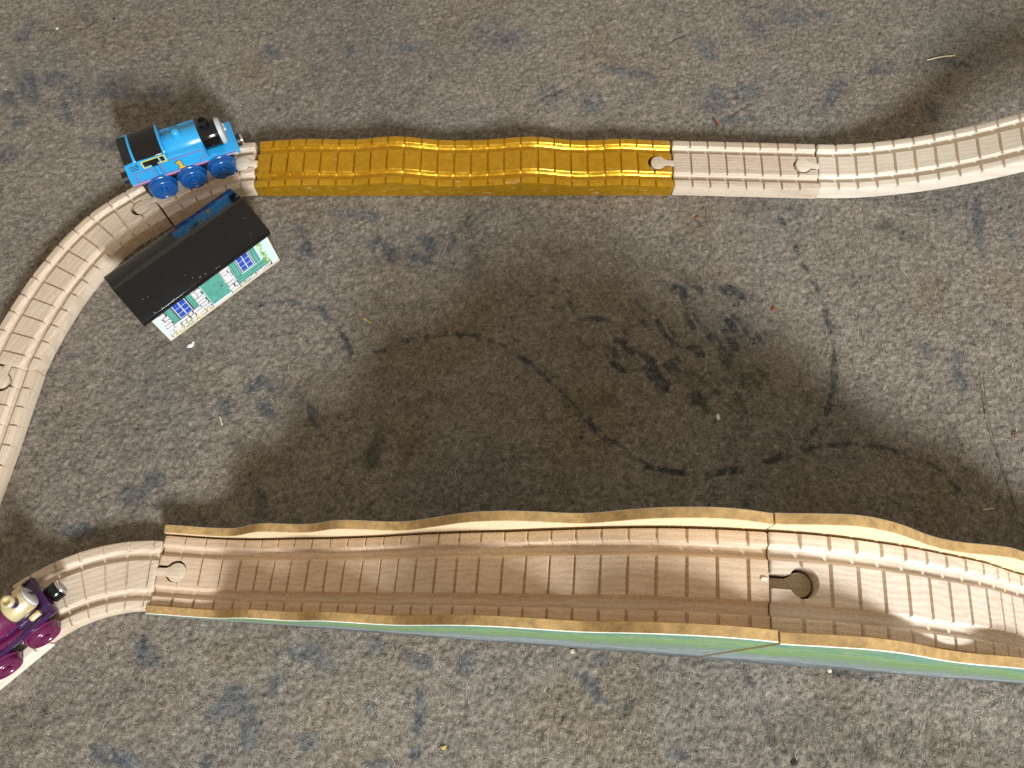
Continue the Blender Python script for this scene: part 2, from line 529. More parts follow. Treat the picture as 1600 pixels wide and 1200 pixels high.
    for b in [(780, 60, 60, 24, 10), (985, 110, 46, 10, 8), (1105, 75, 28, 26, 30), (1120, 150, 40, 26, -10), (860, 150, 26, 22, 0),
              (925, 155, 22, 22, 0), (1010, 115, 30, 10, 10), (495, 105, 8, 22, 50), (545, 80, 14, 14, 60), (1250, 20, 60, 18, 0),
              (1180, 40, 30, 24, 40), (430, 80, 22, 18, 0), (1165, 140, 26, 22, 0), (1140, 185, 46, 9, 0), (640, 75, 40, 10, 0)]:
        blob(*b, (0.095, 0.112, 0.132), k=.62, sl=.45, soft=.9)
    for b in [(362, 1105, 34, 44, 20), (385, 1150, 20, 40, 10), (475, 1020, 60, 22, -8), (500, 1030, 26, 22, 20), (235, 1030, 26, 20, 20),
              (215, 1005, 20, 22, 40), (480, 1160, 24, 20, 0), (655, 1125, 8, 40, 5), (590, 1010, 16, 26, -50), (650, 1030, 40, 14, 30),
              (730, 1035, 18, 24, 0), (430, 1065, 12, 26, 20), (160, 1175, 60, 22, 20), (215, 1190, 40, 14, 0), (580, 1105, 14, 10, 0),
              (320, 1190, 14, 14, 0), (925, 1075, 14, 30, -35), (940, 1030, 14, 12, 0), (1060, 1180, 20, 12, 0), (585, 1195, 30, 14, 0)]:
        blob(*b, (0.078, 0.096, 0.118), k=.64, sl=.35, soft=.7)
    for b in [(980, 1105, 10, 26, 40), (1172, 1062, 7, 24, -28), (1190, 1115, 7, 24, -15), (1205, 1155, 9, 16, 0), (1330, 1055, 60, 9, 4),
              (1355, 1160, 8, 30, -20), (1215, 1190, 8, 12, 0)]:
        blob(*b, DB, k=.7, sl=.3, soft=.6)
    for b in [(350, 1035, 30, 36, 20), (520, 1120, 60, 50, 20), (880, 1070, 18, 40, 0), (560, 1180, 50, 30, 0)]:
        blob(*b, (0.25, 0.20, 0.135), k=.45, sl=.4, soft=1.0)
    for b in [(1300, 1150, 160, 60, 0), (1500, 1180, 160, 60, 0), (30, 1150, 60, 60, 0)]:  # bottom-right shade painted into the carpet colour; the lower-left patch is just browner
        blob(*b, (0.14, 0.12, 0.09), k=.55, sl=.1, soft=1.0)
    for b in [(585, 465, 18, 10, 50), (668, 625, 46, 12, -10), (640, 690, 12, 30, 10), (620, 600, 30, 12, 0), (1170, 320, 60, 20, 10),
              (870, 390, 60, 18, 10), (930, 540, 40, 14, 0), (1060, 430, 50, 14, 30), (930, 630, 60, 18, 0)]:
        blob(*b, BR, k=.38, sl=.3, soft=1.0)
    # the thin scrolling lines
    line([(1220, 340), (1240, 378), (1257, 415), (1278, 450), (1290, 480), (1301, 520), (1306, 550), (1304, 600), (1294, 640), (1272, 675),
          (1240, 702), (1200, 722), (1150, 735), (1100, 741), (1060, 739), (1020, 730), (985, 712), (962, 692)], 1.9, DB)
    line([(1225, 715), (1270, 698), (1330, 692), (1385, 698), (1430, 712), (1465, 730), (1500, 765)], 1.7, DB, k=.75)
    line([(565, 555), (600, 547), (640, 530), (690, 521), (740, 522), (790, 540), (830, 570), (865, 600), (905, 640), (945, 685), (985, 715)], 1.7, DB, k=.8, dash=.7)
    line([(388, 480), (430, 472), (470, 474), (505, 490)], 1.4, BL, k=.7, dash=.8)
    line([(500, 480), (512, 500)], 2.4, BL)
    line([(530, 512), (542, 535), (553, 562)], 2.2, DB)
    line([(888, 472), (904, 498), (950, 500)], 1.6, DB, k=.7)
    line([(1175, 760), (1165, 790)], 2.2, DB, k=.6)
    line([(655, 1080), (652, 1140), (648, 1180)], 2.6, (0.070, 0.092, 0.122), k=.7)
    line([(880, 1030), (920, 1075), (965, 1110)], 1.6, BL, k=.5)
    line([(60, 70), (130, 40), (200, 20)], 1.2, BR, k=.3)
    line([(820, 165), (930, 110), (1100, 30)], 1.3, BR, k=.35)
    line([(300, 35), (380, 28), (460, 14)], 1.2, BR, k=.3)
    # stitch-scale mottling
    fine = gauss(SH, .6, seed=21); mid = gauss(SH, 1.9, 1.1, ang=math.radians(-55), seed=22)
    col *= np.clip(1 + 0.18 * fine + 0.05 * mid, .35, 1.9)[..., None]
    return np.clip(col, 0.012, 0.6)


PILE = build_colour()


def build_carpet():
    h = (0.30 * gauss(SH, .7, seed=31) + 0.08 * gauss(SH, 1.7, .9, ang=math.radians(-50), seed=32)
         + 0.04 * gauss(SH, 4.5, 2.6, ang=math.radians(25), seed=33) + 0.26 * gauss(SH, 14, seed=34) + 0.5 * gauss(SH, 45, seed=35))
    # a few pulled creases
    for pts, dpt in [([(820, 165), (930, 112), (1100, 35)], .9), ([(1120, 190), (1200, 140), (1300, 90)], .7), ([(60, 75), (140, 35)], .8),
                     ([(1380, 330), (1410, 360)], .8), ([(1500, 540), (1530, 600)], .9), ([(1560, 20), (1600, 60)], 1.2), ([(30, 600), (160, 480)], .6)]:
        h -= dpt * np.exp(-(seg_dist(pts) / 1.8) ** 2) * (1 + .4 * gauss(SH, 4, seed=36))
    h -= h.mean() + 0.9
    fade = np.clip(np.minimum(np.minimum(GX - FX[0], FX[-1] - GX), np.minimum(GY - FY[0], FY[-1] - GY)) / 10, 0, 1)
    h = h * fade - .9 * (1 - fade)
    ox = np.array([-2500, -1200, -700, -500]); ex = np.array([500, 700, 1200, 2500])
    X = np.r_[ox, FX, ex]; Y = np.r_[[-2500, -1200, -600, -200], FY, [650, 900, 1500, 2500]]
    nx, ny = len(X), len(Y)
    XX, YY = np.meshgrid(X, Y)
    Z = np.full((ny, nx), -0.9); Z[4:-4, 4:-4] = h
    C = np.ones((ny, nx, 4)); C[..., :3] = (0.19, 0.17, 0.138); C[4:-4, 4:-4, :3] = PILE
    co = np.stack([XX, YY, Z], -1).reshape(-1, 3) * MM
    i = (np.arange(ny - 1)[:, None] * nx + np.arange(nx - 1)[None, :]).ravel()
    quads = np.stack([i, i + 1, i + 1 + nx, i + nx], 1)
    me = bpy.data.meshes.new('carpet')
    me.vertices.add(len(co)); me.vertices.foreach_set('co', co.ravel())
    me.loops.add(quads.size); me.loops.foreach_set('vertex_index', quads.ravel())
    me.polygons.add(len(quads)); me.polygons.foreach_set('loop_start', np.arange(len(quads)) * 4)
    me.update(calc_edges=True)
    ca = me.color_attributes.new('pile_colour', 'FLOAT_COLOR', 'POINT')
    ca.data.foreach_set('color', C.reshape(-1, 4).ravel())
    me.shade_smooth()
    me.materials.append(carpet_mat('carpet_ground', .90))
    o = bpy.data.objects.new('carpet', me)
    COL.objects.link(o)
    tag(o, 'worn grey-brown woven carpet with faded blue and green motifs', kind='structure')
    return h


CARPET_Z = build_carpet()


def carpet_z(x, y):
    i = int(np.clip((y - FY[0]) / STEP, 0, SH[0] - 1)); j = int(np.clip((x - FX[0]) / STEP, 0, SH[1] - 1))
    return float(CARPET_Z[i, j])


def ribbons(name, x, y, ang, ln, wid, curl, lift, colour, mat, nseg=3):
    """many little bent fibres in one mesh"""
    n = len(x)
    t = np.linspace(0, 1, nseg + 1)
    i = np.clip(((y - FY[0]) / STEP).astype(int), 0, SH[0] - 1); j = np.clip(((x - FX[0]) / STEP).astype(int), 0, SH[1] - 1)
    z0 = CARPET_Z[i, j]
    px, py = x.copy(), y.copy()
    P = []
    for k in range(nseg + 1):
        a = ang + curl * (t[k] - .5)
        zz = z0 + lift * np.sin(math.pi * min(max(t[k], .0), 1)) + .1
        w = wid * (1 - .6 * abs(t[k] - .5) * 2) * .5
        nx_, ny_ = -np.sin(a) * w, np.cos(a) * w
        P.append(np.stack([px + nx_, py + ny_, zz], 1)); P.append(np.stack([px - nx_, py - ny_, zz + .12 * w], 1))
        px = px + np.cos(a) * ln / nseg; py = py + np.sin(a) * ln / nseg
    V = np.stack(P, 1)
    m = 2 * (nseg + 1)
    base = (np.arange(n) * m)[:, None]
    Q = np.concatenate([base + np.array([[2 * k, 2 * k + 1, 2 * k + 3, 2 * k + 2]]) for k in range(nseg)], 0)
    me = bpy.data.meshes.new(name)
    me.vertices.add(n * m); me.vertices.foreach_set('co', (V.reshape(-1, 3) * MM).ravel())
    me.loops.add(Q.size); me.loops.foreach_set('vertex_index', Q.ravel())
    me.polygons.add(len(Q)); me.polygons.foreach_set('loop_start', np.arange(len(Q)) * 4)
    me.update(calc_edges=True)
    if colour is not None:
        C = np.ones((n, m, 4)); C[..., :3] = colour[:, None, :]
        ca = me.color_attributes.new('pile_colour', 'FLOAT_COLOR', 'POINT')
        ca.data.foreach_set('color', C.ravel())
    me.shade_smooth()
    me.materials.append(mat)
    o = bpy.data.objects.new(name, me)
    COL.objects.link(o)
    return o


def build_pile():
    n = 170000
    x = RNG.uniform(-415, 415, n); y = RNG.uniform(-62, 520, n)
    i = ((y - FY[0]) / STEP).astype(int); j = ((x - FX[0]) / STEP).astype(int)
    swirl = gauss(SH, 18, seed=41)[i, j]
    ang = math.radians(-55) + swirl * .7 + RNG.normal(0, .8, n)
    ci = np.clip(i + RNG.normal(0, 1.7, n), 0, SH[0] - 1).astype(int); cj = np.clip(j + RNG.normal(0, 1.7, n), 0, SH[1] - 1).astype(int)
    c = PILE[ci, cj] * (RNG.uniform(.55, 1.3, n) + (RNG.random(n) < .30) * RNG.uniform(.3, 1.0, n))[:, None]
    o = ribbons('carpet_pile', x, y, ang, RNG.uniform(1.4, 4.2, n), RNG.uniform(.16, .38, n), RNG.normal(0, 1.8, n),
                RNG.uniform(.1, .8, n), c, carpet_mat('carpet_fibre', 1.0), 3)
    tag(o, 'short curly wool fibres standing up from the woven carpet', kind='stuff')
    n = 420
    x = RNG.uniform(-400, 400, n); y = RNG.uniform(-50, 500, n)
    o = ribbons('loose_hair', x, y, RNG.uniform(0, 6.3, n), RNG.uniform(8, 26, n), RNG.uniform(.10, .20, n), RNG.normal(0, 1.6, n),
                RNG.uniform(.2, 1.0, n), None, HAIR, 9)
    tag(o, 'fine pale hairs shed over the carpet', kind='stuff')
    # white specks of dust
    mb = MB()
    for k in range(230):
        px, py = RNG.uniform(-400, 400), RNG.uniform(-50, 500)
        r = RNG.uniform(.18, .5)
        z = carpet_z(px, py) + .5
        mb.add([(px - r, py, z), (px, py - r * .7, z + .1), (px + r, py + .2 * r, z), (px, py + r, z + .15), (px, py, z + r), (px, py, z - r)],
               [(0, 1, 4), (1, 2, 4), (2, 3, 4), (3, 0, 4), (1, 0, 5), (2, 1, 5), (3, 2, 5), (0, 3, 5)])
    o = mb.obj('dust_speck', LINT, smooth=None)
    tag(o, 'tiny white specks of dust scattered over the carpet', kind='stuff')


build_pile()


# ------------------------------------------------------------------ track pieces
def catmull(P, step=1.5):
    P = np.array(P, float)
    Q = np.vstack([2 * P[0] - P[1], P, 2 * P[-1] - P[-2]])
    out = []
    for i in range(1, len(Q) - 2):
        p0, p1, p2, p3 = Q[i - 1:i + 3]
        for t in np.linspace(0, 1, 24, endpoint=False):
            out.append(.5 * ((2 * p1) + (-p0 + p2) * t + (2 * p0 - 5 * p1 + 4 * p2 - p3) * t * t + (-p0 + 3 * p1 - 3 * p2 + p3) * t ** 3))
    out.append(P[-1])
    return np.array(out)


def profile(w, g, T, deep=2.7, gw=3.3):
    """closed cross-section: list of (u, z); z measured from the top surface"""
    def groove(c):
        return [(c - gw, 0), (c - gw + .35, -.35), (c - gw + .9, -deep * .7), (c - gw + 1.7, -deep), (c + gw - 1.7, -deep), (c + gw - .9, -deep * .7),
                (c + gw - .35, -.35), (c + gw, 0)]
    h = w / 2
    top = [(-h, -1.1), (-h + .3, -.35), (-h + 1.0, 0)] + groove(-g) + [(-g + gw + 2.5, 0), (0, 0), (g - gw - 2.5, 0)] + groove(g) + [(h - 1.0, 0), (h - .3, -.35), (h, -1.1)]
    bot = [(h, -T + .8), (h - .7, -T), (-h + .7, -T), (-h, -T + .8)]
    return top, bot


def keyhole(c_along, r, neck, x0, n=22):
    """knob at c_along (signed, from the end at x0) joined to the end by a neck; polygon in piece space"""
    sgn = 1 if c_along > 0 else -1
    a0 = math.asin(neck / r)
    P = [(x0 - sgn * .0, -neck)]
    P.append((x0 + c_along - sgn * (math.cos(a0) * r + 1.2), -neck))
    for k in range(n + 1):
        a = math.pi + a0 + (2 * math.pi - 2 * a0) * k / n
        P.append((x0 + c_along + sgn * r * math.cos(a), r * math.sin(a)))
    P.append((x0 + c_along - sgn * (math.cos(a0) * r + 1.2), neck))
    P.append((x0, neck))
    return P


def track_piece(name, path, zs=None, w=38.0, T=12.0, tie=12.5, tie0=12.5, mat=BEECH, sockets=(), pegs=(), parent=None,
                tie_w=.55, tie_d=1.7, flat_bottom=False, peg_shift=0.0, peg_mat=None, peg_z=0.0, peg_pale=None):
    """grooved wooden toy track swept along path (mm); returns the object"""
    path = np.array(path, float)
    ds = np.hypot(*np.diff(path[:, :2], axis=0).T)
    S = np.r_[0, np.cumsum(ds)]
    z = np.interp(S, zs[0], zs[1]) if zs is not None else np.full(len(S), 12.0)
    # arc length including height, used for the sleepers' spacing
    S3 = np.r_[0, np.cumsum(np.hypot(ds, np.diff(z)))]
    Ltot = S3[-1]
    k = int((Ltot - tie0 * .45) // tie) + 1
    ties = [tie0 + tie * i for i in range(k) if tie0 + tie * i < Ltot - 3.0]
    ss = [(0.0, 0, .7), (.35, 0, .2), (.9, 0, 0)] + [(Ltot - .9, 0, 0), (Ltot - .35, 0, .2), (Ltot, 0, .7)]
    for t in ties:
        t += random.uniform(-.15, .15)
        ss += [(t - tie_w - .2, 0, 0), (t - tie_w + .05, .9, 0), (t - tie_w * .5, 1, 0), (t + tie_w * .5, 1, 0), (t + tie_w - .05, .9, 0), (t + tie_w + .2, 0, 0)]
    for v in np.arange(2.5, Ltot - 2, 2.2):
        if all(abs(v - t) > tie_w + .8 for t in ties):
            ss.append((v, 0, 0))
    ss.sort()
    top, bot = profile(w, w * .287, T)
    ring = len(top) + len(bot)
    mid = len(S) // 2
    org = np.array([path[mid, 0], path[mid, 1]])
    tang = path[-1] - path[0]
    rot = math.atan2(tang[1], tang[0])
    cr, sr = math.cos(-rot), math.sin(-rot)

    def frame(s3):
        s = np.interp(s3, S3, S)
        x, y, zz = np.interp(s, S, path[:, 0]), np.interp(s, S, path[:, 1]), np.interp(s, S, z)
        e = 1.2
        a, b = max(0, s - e), min(S[-1], s + e)
        dx = np.interp(b, S, path[:, 0]) - np.interp(a, S, path[:, 0]); dy = np.interp(b, S, path[:, 1]) - np.interp(a, S, path[:, 1])
        dz = np.interp(b, S, z) - np.interp(a, S, z)
        q = math.hypot(dx, dy)
        return x, y, zz, dx / q, dy / q, math.atan2(dz, q)

    def local(x, y):
        x, y = x - org[0], y - org[1]
        return x * cr - y * sr, x * sr + y * cr
    V, F = [], []
    for (s3, d, shrink) in ss:
        x, y, zz, tx, ty, pit = frame(s3)
        for idx, (u, h) in enumerate(top + bot):
            if idx < len(top):
                dd = min(h, -tie_d * d) if d else h
                if h < -2: dd = h - .12 * d
                dd -= shrink * .9
                uu = u
            else:
                dd = h; uu = u
            uu = uu * (1 - shrink / w * 1.0)
            ox = -math.sin(pit) * dd
            X, Y = x + tx * ox - ty * uu, y + ty * ox + tx * uu
            lx, ly = local(X, Y)
            hz = zz + math.cos(pit) * dd
            if flat_bottom and idx >= len(top):
                hz = T + h - 0.0
                hz = .9 if abs(abs(u) - w / 2) < .05 else .1
            V.append((lx, ly, hz))
    for i in range(len(ss) - 1):
        for j in range(ring):
            a, b = i * ring + j, i * ring + (j + 1) % ring
            F.append((a, a + ring, b + ring, b))
    F.append(tuple(range(ring))); F.append(tuple(reversed(range((len(ss) - 1) * ring, len(ss) * ring))))
    mats = [mat, peg_mat or mat]
    o = mesh_obj(name, V, F, mats, parent, loc=(org[0], org[1], 0), rot=rot, smooth=35)
    # fix the winding once
    b = bmesh.new(); b.from_mesh(o.data); bmesh.ops.recalc_face_normals(b, faces=b.faces); b.to_mesh(o.data); b.free()

    def end_frame(end):
        x, y, zz, tx, ty, pit = frame(0.0 if end == 0 else Ltot)
        lx, ly = local(x, y)
        return lx, ly, zz, math.atan2(ty, tx) - rot
    # sockets: cut the keyhole
    for (end, depth, r, neck) in sockets:
        lx, ly, zz, a = end_frame(end)
        P = keyhole(depth if end == 0 else -depth, r, neck, 0.0)
        P = [(p[0] - (3 if end == 0 else -3) if i in (0, len(P) - 1) else p[0], p[1]) for i, p in enumerate(P)]
        m = MB().prism(P, zz - 30, zz + 30, plane='XY')
        co = m.obj('cutter', BEECH, smooth=None)
        co.matrix_world = o.matrix_world
        M = Matrix.Translation((lx * MM, ly * MM, 0)) @ Matrix.Rotation(a, 4, 'Z')
        co.data.transform(M)
        co.location, co.rotation_euler = o.location, o.rotation_euler
        par, o.parent = o.parent, None
        md = o.modifiers.new('socket', 'BOOLEAN'); md.operation = 'DIFFERENCE'; md.solver = 'EXACT'; md.object = co
        bpy.context.view_layer.update()
        dg = bpy.context.evaluated_depsgraph_get()
        new = bpy.data.meshes.new_from_object(o.evaluated_get(dg))
        o.modifiers.clear()
        old = o.data; o.data = new; new.name = name; bpy.data.meshes.remove(old)
        while len(new.materials) > 2: new.materials.pop()
        bpy.data.objects.remove(co, do_unlink=True)
        o.parent = par
        new.shade_smooth(); new.set_sharp_from_angle(angle=math.radians(35))
    # pegs: a child knob on a neck
    for (end, depth, r, neck) in pegs:
        lx, ly, zz, a = end_frame(end)
        P = keyhole(-depth if end == 0 else depth, r, neck, 0.4 if end == 0 else -0.4)
        zt = (12.0 if zs is None else zz) + peg_z - .12
        zb = zt - (10.5)
        m = MB().prism(P, zb, zt, plane='XY')
        bmx = bmesh.new()
        for v in m.V: bmx.verts.new(v)
        bmx.verts.ensure_lookup_table()
        for f in m.F: bmx.faces.new([bmx.verts[i] for i in f])
        es = [e for e in bmx.edges if all(abs(v.co.z - zt) < 1e-4 for v in e.verts) and not all(abs(v.co.x) < .6 for v in e.verts)]
        bmesh.ops.bevel(bmx, geom=es, offset=.5, segments=2, profile=.5, affect='EDGES')
        q = MB(); q.bm(bmx, 0)
        po = q.obj('peg', peg_mat or mat, parent=o, smooth=40)
        po.location = ((lx - math.sin(a) * peg_shift) * MM, (ly + math.cos(a) * peg_shift) * MM, 0); po.rotation_euler = (0, 0, a)
    return o


PEG = (10.8, 5.4, 2.2)
SOC = (10.8, 6.3, 3.0)
TG = 'wooden toy tracks joined end to end'

# upper run ---------------------------------------------------------
gx = np.linspace(-179.6, 112.6, 160)
gpath = np.stack([gx, np.full_like(gx, 345.0) + .4 * (gx + 180) / 290], 1)
gs = gx - gx[0]
gz_pts = [(0, 11.0), (12, 12.6), (30, 14.6), (45, 14.6), (60, 13.8), (72, 14.2), (86, 17.0), (98, 18.4), (110, 16.6), (126, 13.2), (140, 12.4), (155, 12.8),
          (172, 14.6), (184, 16.8), (194, 17.6), (204, 16.4), (218, 13.2), (228, 12.4), (240, 12.6), (252, 14.2), (262, 14.2), (275, 12.6), (292.2, 11.6)]
zx = np.linspace(0, 292.2, 200)
zz_ = np.interp(zx, *zip(*gz_pts))
zz_ = 13.2 + (zz_ - 13.2) * .82
ker = np.exp(-np.linspace(-2, 2, 13) ** 2); ker /= ker.sum()
zz_ = np.convolve(np.pad(zz_, 6, mode='edge'), ker, 'valid')
gold = track_piece('gold_track', gpath, zs=(zx, zz_), w=39.0, tie=11.75, tie0=10.5, mat=GOLD, flat_bottom=True, sockets=[(1, *SOC)], pegs=[(0, *PEG)], peg_mat=BEECH_PALE, peg_z=1.2, tie_w=.55, tie_d=1.7)
tag(gold, 'shiny gold painted wavy track in the middle of the top row', 'track', TG)

s1 = track_piece('straight_track', [(113.6, 345.6), (150, 344.6), (214.6, 342.6)], w=38.5, mat=BEECH_PINK, tie=12.4, sockets=[(1, *SOC)], pegs=[(0, *PEG)])
tag(s1, 'short straight wooden track between the gold track and the rising ramp', 'track', TG)

# ramp climbing out of the picture on the right
rs = np.array([0, 11, 23.5, 35, 47, 58.5, 70, 81, 92, 103, 112.5, 116.3, 130, 145, 160, 180, 200, 320])
rz = np.array([12, 12.8, 14.8, 17.5, 21.2, 25.2, 30.0, 35.2, 41.0, 47.6, 53.8, 56.4, 65.2, 74.0, 81.5, 88.5, 93.0, 98.0])
r0 = np.array([215.4, 343.2]); rd = np.array([math.cos(math.radians(-4.6)), math.sin(math.radians(-4.6))])
rp = np.array([r0 + rd * s for s in np.linspace(0, 320, 190)])
c1 = track_piece('rising_track', rp, zs=(rs, rz), w=37.0, T=13.0, mat=BEECH_PALE, pegs=[(0, *PEG)], tie_w=.8, tie_d=1.8)
tag(c1, 'pale wooden ramp track climbing off the right edge of the top row', 'track', TG)

pier_c = r0 + rd * 262
pier = empty('track_support', (pier_c[0], pier_c[1], 0), math.radians(-4.6))
tag(pier, 'tall wooden pier holding up the far end of the rising ramp track', 'track support')
MB().box((0, 0, 2.0), (40, 46, 4), r=.8).obj('base', BEECH, pier)
for yy in (-14, 14):
    MB().box((0, yy, 41.5), (14, 7, 75), r=1.0).obj('post', BEECH, pier)
MB().box((0, 0, 80.2), (20, 42, 2.6), r=.6).obj('top_plate', BEECH, pier)

# piece under the blue engine
def hermite(p0, a0, p1, a1, n=60):
    p0, p1 = np.array(p0), np.array(p1); L = np.linalg.norm(p1 - p0) * 1.03
    m0 = L * np.array([math.cos(math.radians(a0)), math.sin(math.radians(a0))]); m1 = L * np.array([math.cos(math.radians(a1)), math.sin(math.radians(a1))])
    t = np.linspace(0, 1, n)[:, None]
    return (2 * t ** 3 - 3 * t ** 2 + 1) * p0 + (t ** 3 - 2 * t ** 2 + t) * m0 + (-2 * t ** 3 + 3 * t ** 2) * p1 + (t ** 3 - t ** 2) * m1


t1 = track_piece('curved_track', hermite((-246.6, 316.1), 38, (-181.2, 344.9), 4), w=37.5, mat=BEECH, sockets=[(1, *SOC)], pegs=[(0, *PEG)], tie=12.3)
tag(t1, 'short curved wooden track under the blue toy engine', 'track', TG)

l1 = track_piece('curved_track', catmull([(-247.4, 315.5), (-261.5, 304.6), (-275.0, 292.6), (-288.0, 275.6), (-296.5, 260.5), (-304.0, 245.0), (-314.3, 216.5), (-320.6, 192.2)]),
                 w=36.5, mat=BEECH, sockets=[(0, *SOC)], pegs=[(1, *PEG)], tie=12.6)
tag(l1, 'long curved wooden track beside the black roofed toy house', 'track', TG)

l2 = track_piece('curved_track', catmull([(-320.7, 191.3), (-323.6, 166), (-326.5, 140), (-330.5, 110), (-334, 80), (-336, 40)]), w=37.5, mat=BEECH, sockets=[(0, *SOC)])
tag(l2, 'wooden track cut by the left edge of the picture, running down to a point', 'track', TG)

# lower run ---------------------------------------------------------
th = [math.radians(a) for a in np.linspace(94.5, 47.5, 40)]
b1path = [(-212.5 - 103 * math.sin(math.radians(a)), -41.6 + 103 * math.cos(math.radians(a))) for a in np.linspace(38.2, -3.4, 50)]
b1 = track_piece('curved_track', b1path, w=39.5, mat=BEECH, pegs=[(1, 12.4, 5.5, 2.2)], peg_shift=2.0, tie=12.2, tie0=9.5)
tag(b1, 'curved wooden track leading up to the low end of the bridge', 'track', TG)
e = np.array(b1path[0]); hd = np.array([math.cos(math.radians(43)), math.sin(math.radians(43))])
e = e + np.array([hd[1], -hd[0]]) * 1.4
b2 = track_piece('straight_track', [tuple(e - hd * 110), tuple(e - hd * 50), tuple(e - hd * .9)], w=39.5, mat=BEECH_PALE, tie=12.4, tie0=4)
tag(b2, 'wooden track under the purple toy engine, cut by the lower left corner', 'track', TG)

# ------------------------------------------------------------------ bridge
BQ = np.array([0.0, 24.0014]); BU = np.array([0.997287, -0.073613]); BN = np.array([0.073613, 0.997287])
BROT = math.atan2(BU[1], BU[0])
WALLS = 50.9; WT = 4.8
crest = [(-208.5, 13.6), (-204, 14.6), (-196, 15.0), (-184, 14.8), (-175, 16.0), (-166, 19.0), (-158, 27), (-152, 34.6), (-146, 41.0), (-140, 44.8), (-131, 47.0), (-120, 49.0),
         (-111.5, 54), (-104, 61.5), (-99.8, 66.7), (-93, 71.8), (-83, 74.4), (-72, 75.9), (-64.8, 77.5), (-57, 81.0), (-49.8, 88.0), (-43, 95.5), (-38.6, 100), (-28.2, 111.8), (-18.6, 119.6),
         (-5.6, 126.2), (8.8, 129.2), (20, 130.2), (28, 132.0), (35.5, 137.2), (46.3, 147), (57.7, 155.2), (71.8, 161.4), (80.4, 163.4), (89.7, 163.6), (97, 161.5), (103.6, 159.6)]
crest2 = [(104.1, 160.6), (110, 161.5), (116.7, 164.2), (124.3, 166.0), (132.7, 168), (141.4, 166.0), (151.5, 160.5), (161.3, 153), (172.8, 142.2), (183.5, 134.5),
          (192.3, 130.5), (199.0, 128.9), (209.6, 128.4), (219.6, 126.0), (228, 119.6), (237, 111.8), (247, 100), (251.6, 95.5), (258, 88), (265, 81), (273, 77.5), (280, 75.9), (291, 74.4), (301, 71.8), (308, 66.7), (312, 61.5), (319, 54), (328, 49), (339, 47), (348, 44.8), (360, 34.6), (366, 27), (374, 19), (383, 16), (404, 15), (416.5, 13.6)]
deck1 = [(-208.2, 11.6), (-190, 11.8), (-176, 12.6), (-160, 17.0), (-148, 22.0), (-125.5, 34.5), (-104.5, 44.5), (-72.8, 63.5), (-50, 80.5), (-28.8, 93.8), (-18.9, 99.2),
         (-5.3, 105.8), (13.9, 118.0), (35.7, 130.6), (52.2, 138.8), (66.1, 144.2), (81.3, 147.8), (96.7, 149.8), (103.8, 150.0)]
deck2 = [(104.15, 151.0), (117.9, 151.8), (128, 150.8), (137.7, 149.0), (143.9, 147.2), (157.5, 143.0), (169.7, 138.5), (181.1, 132.9), (193.5, 126.6), (203, 121.9), (214.3, 115.8), (236.8, 96.9), (258, 84.0), (280.8, 67.0), (312.5, 46.0), (333.5, 34.5), (356, 22), (368, 17), (384, 12.6), (416.2, 11.6)]


def smooth_curve(P, step=1.6, sig=2.0, keep=True):
    P = np.array(P)
    s = np.linspace(P[0, 0], P[-1, 0], int((P[-1, 0] - P[0, 0]) / step))
    z = np.interp(s, P[:, 0], P[:, 1])
    k = np.exp(-.5 * (np.arange(-8, 9) * step / sig / 1.2) ** 2); k /= k.sum()
    pad = np.r_[2 * z[0] - z[8:0:-1], z, 2 * z[-1] - z[-2:-10:-1]]
    return s, np.convolve(pad, k, 'valid')


def bridge_wall(root, s0, P, n0, flip, name='side_wall'):
    """n0..n0+WT across; the painted face is on the outside (flip: outside is +n)"""
    s, z = smooth_curve(P)
    d = random.Random(len(P))
    ch = .35
    def ringpts(i):
        zi = z[i]; wob = .06 * math.sin(i * 1.7) + .05 * math.sin(i * .61)
        pts = [(0, 0), (0, zi - .55 + wob), (ch, zi), (WT - .25, zi), (WT, zi - .25), (WT, 0)]
        out = []
        for a, h in pts:
            nn = n0 + (WT - a if flip else a)
            out.append((s[i] - s0, nn, h))
        return out
    V, UV = [], []
    for i in range(len(s)):
        R = ringpts(i); V += R
        UV += [((s[i] - s0) / 100, max(0, h / max(z[i], 40) + (1 - min(1, z[i] / 40)) * .5)) for _, _, h in R]
    F, M = [], []
    mi = [0, 1, 2, 2, 3, 2]                  # outside paint, pale rim, board edge, board edge, inner face, base
    for i in range(len(s) - 1):
        for j in range(6):
            a, b = i * 6 + j, i * 6 + (j + 1) % 6
            F.append((a, b, b + 6, a + 6) if flip else (a, a + 6, b + 6, b)); M.append(mi[j])
    F.append(tuple(range(6))); M.append(3)
    F.append(tuple(reversed(range((len(s) - 1) * 6, len(s) * 6)))); M.append(2)
    o = mesh_obj(name, V, F, [SCENERY, WHITE_EDGE, MDF, CREAM], root, fm=M, smooth=28, uvs=UV)
    b = bmesh.new(); b.from_mesh(o.data); bmesh.ops.recalc_face_normals(b, faces=b.faces); b.to_mesh(o.data); b.free()
    return o


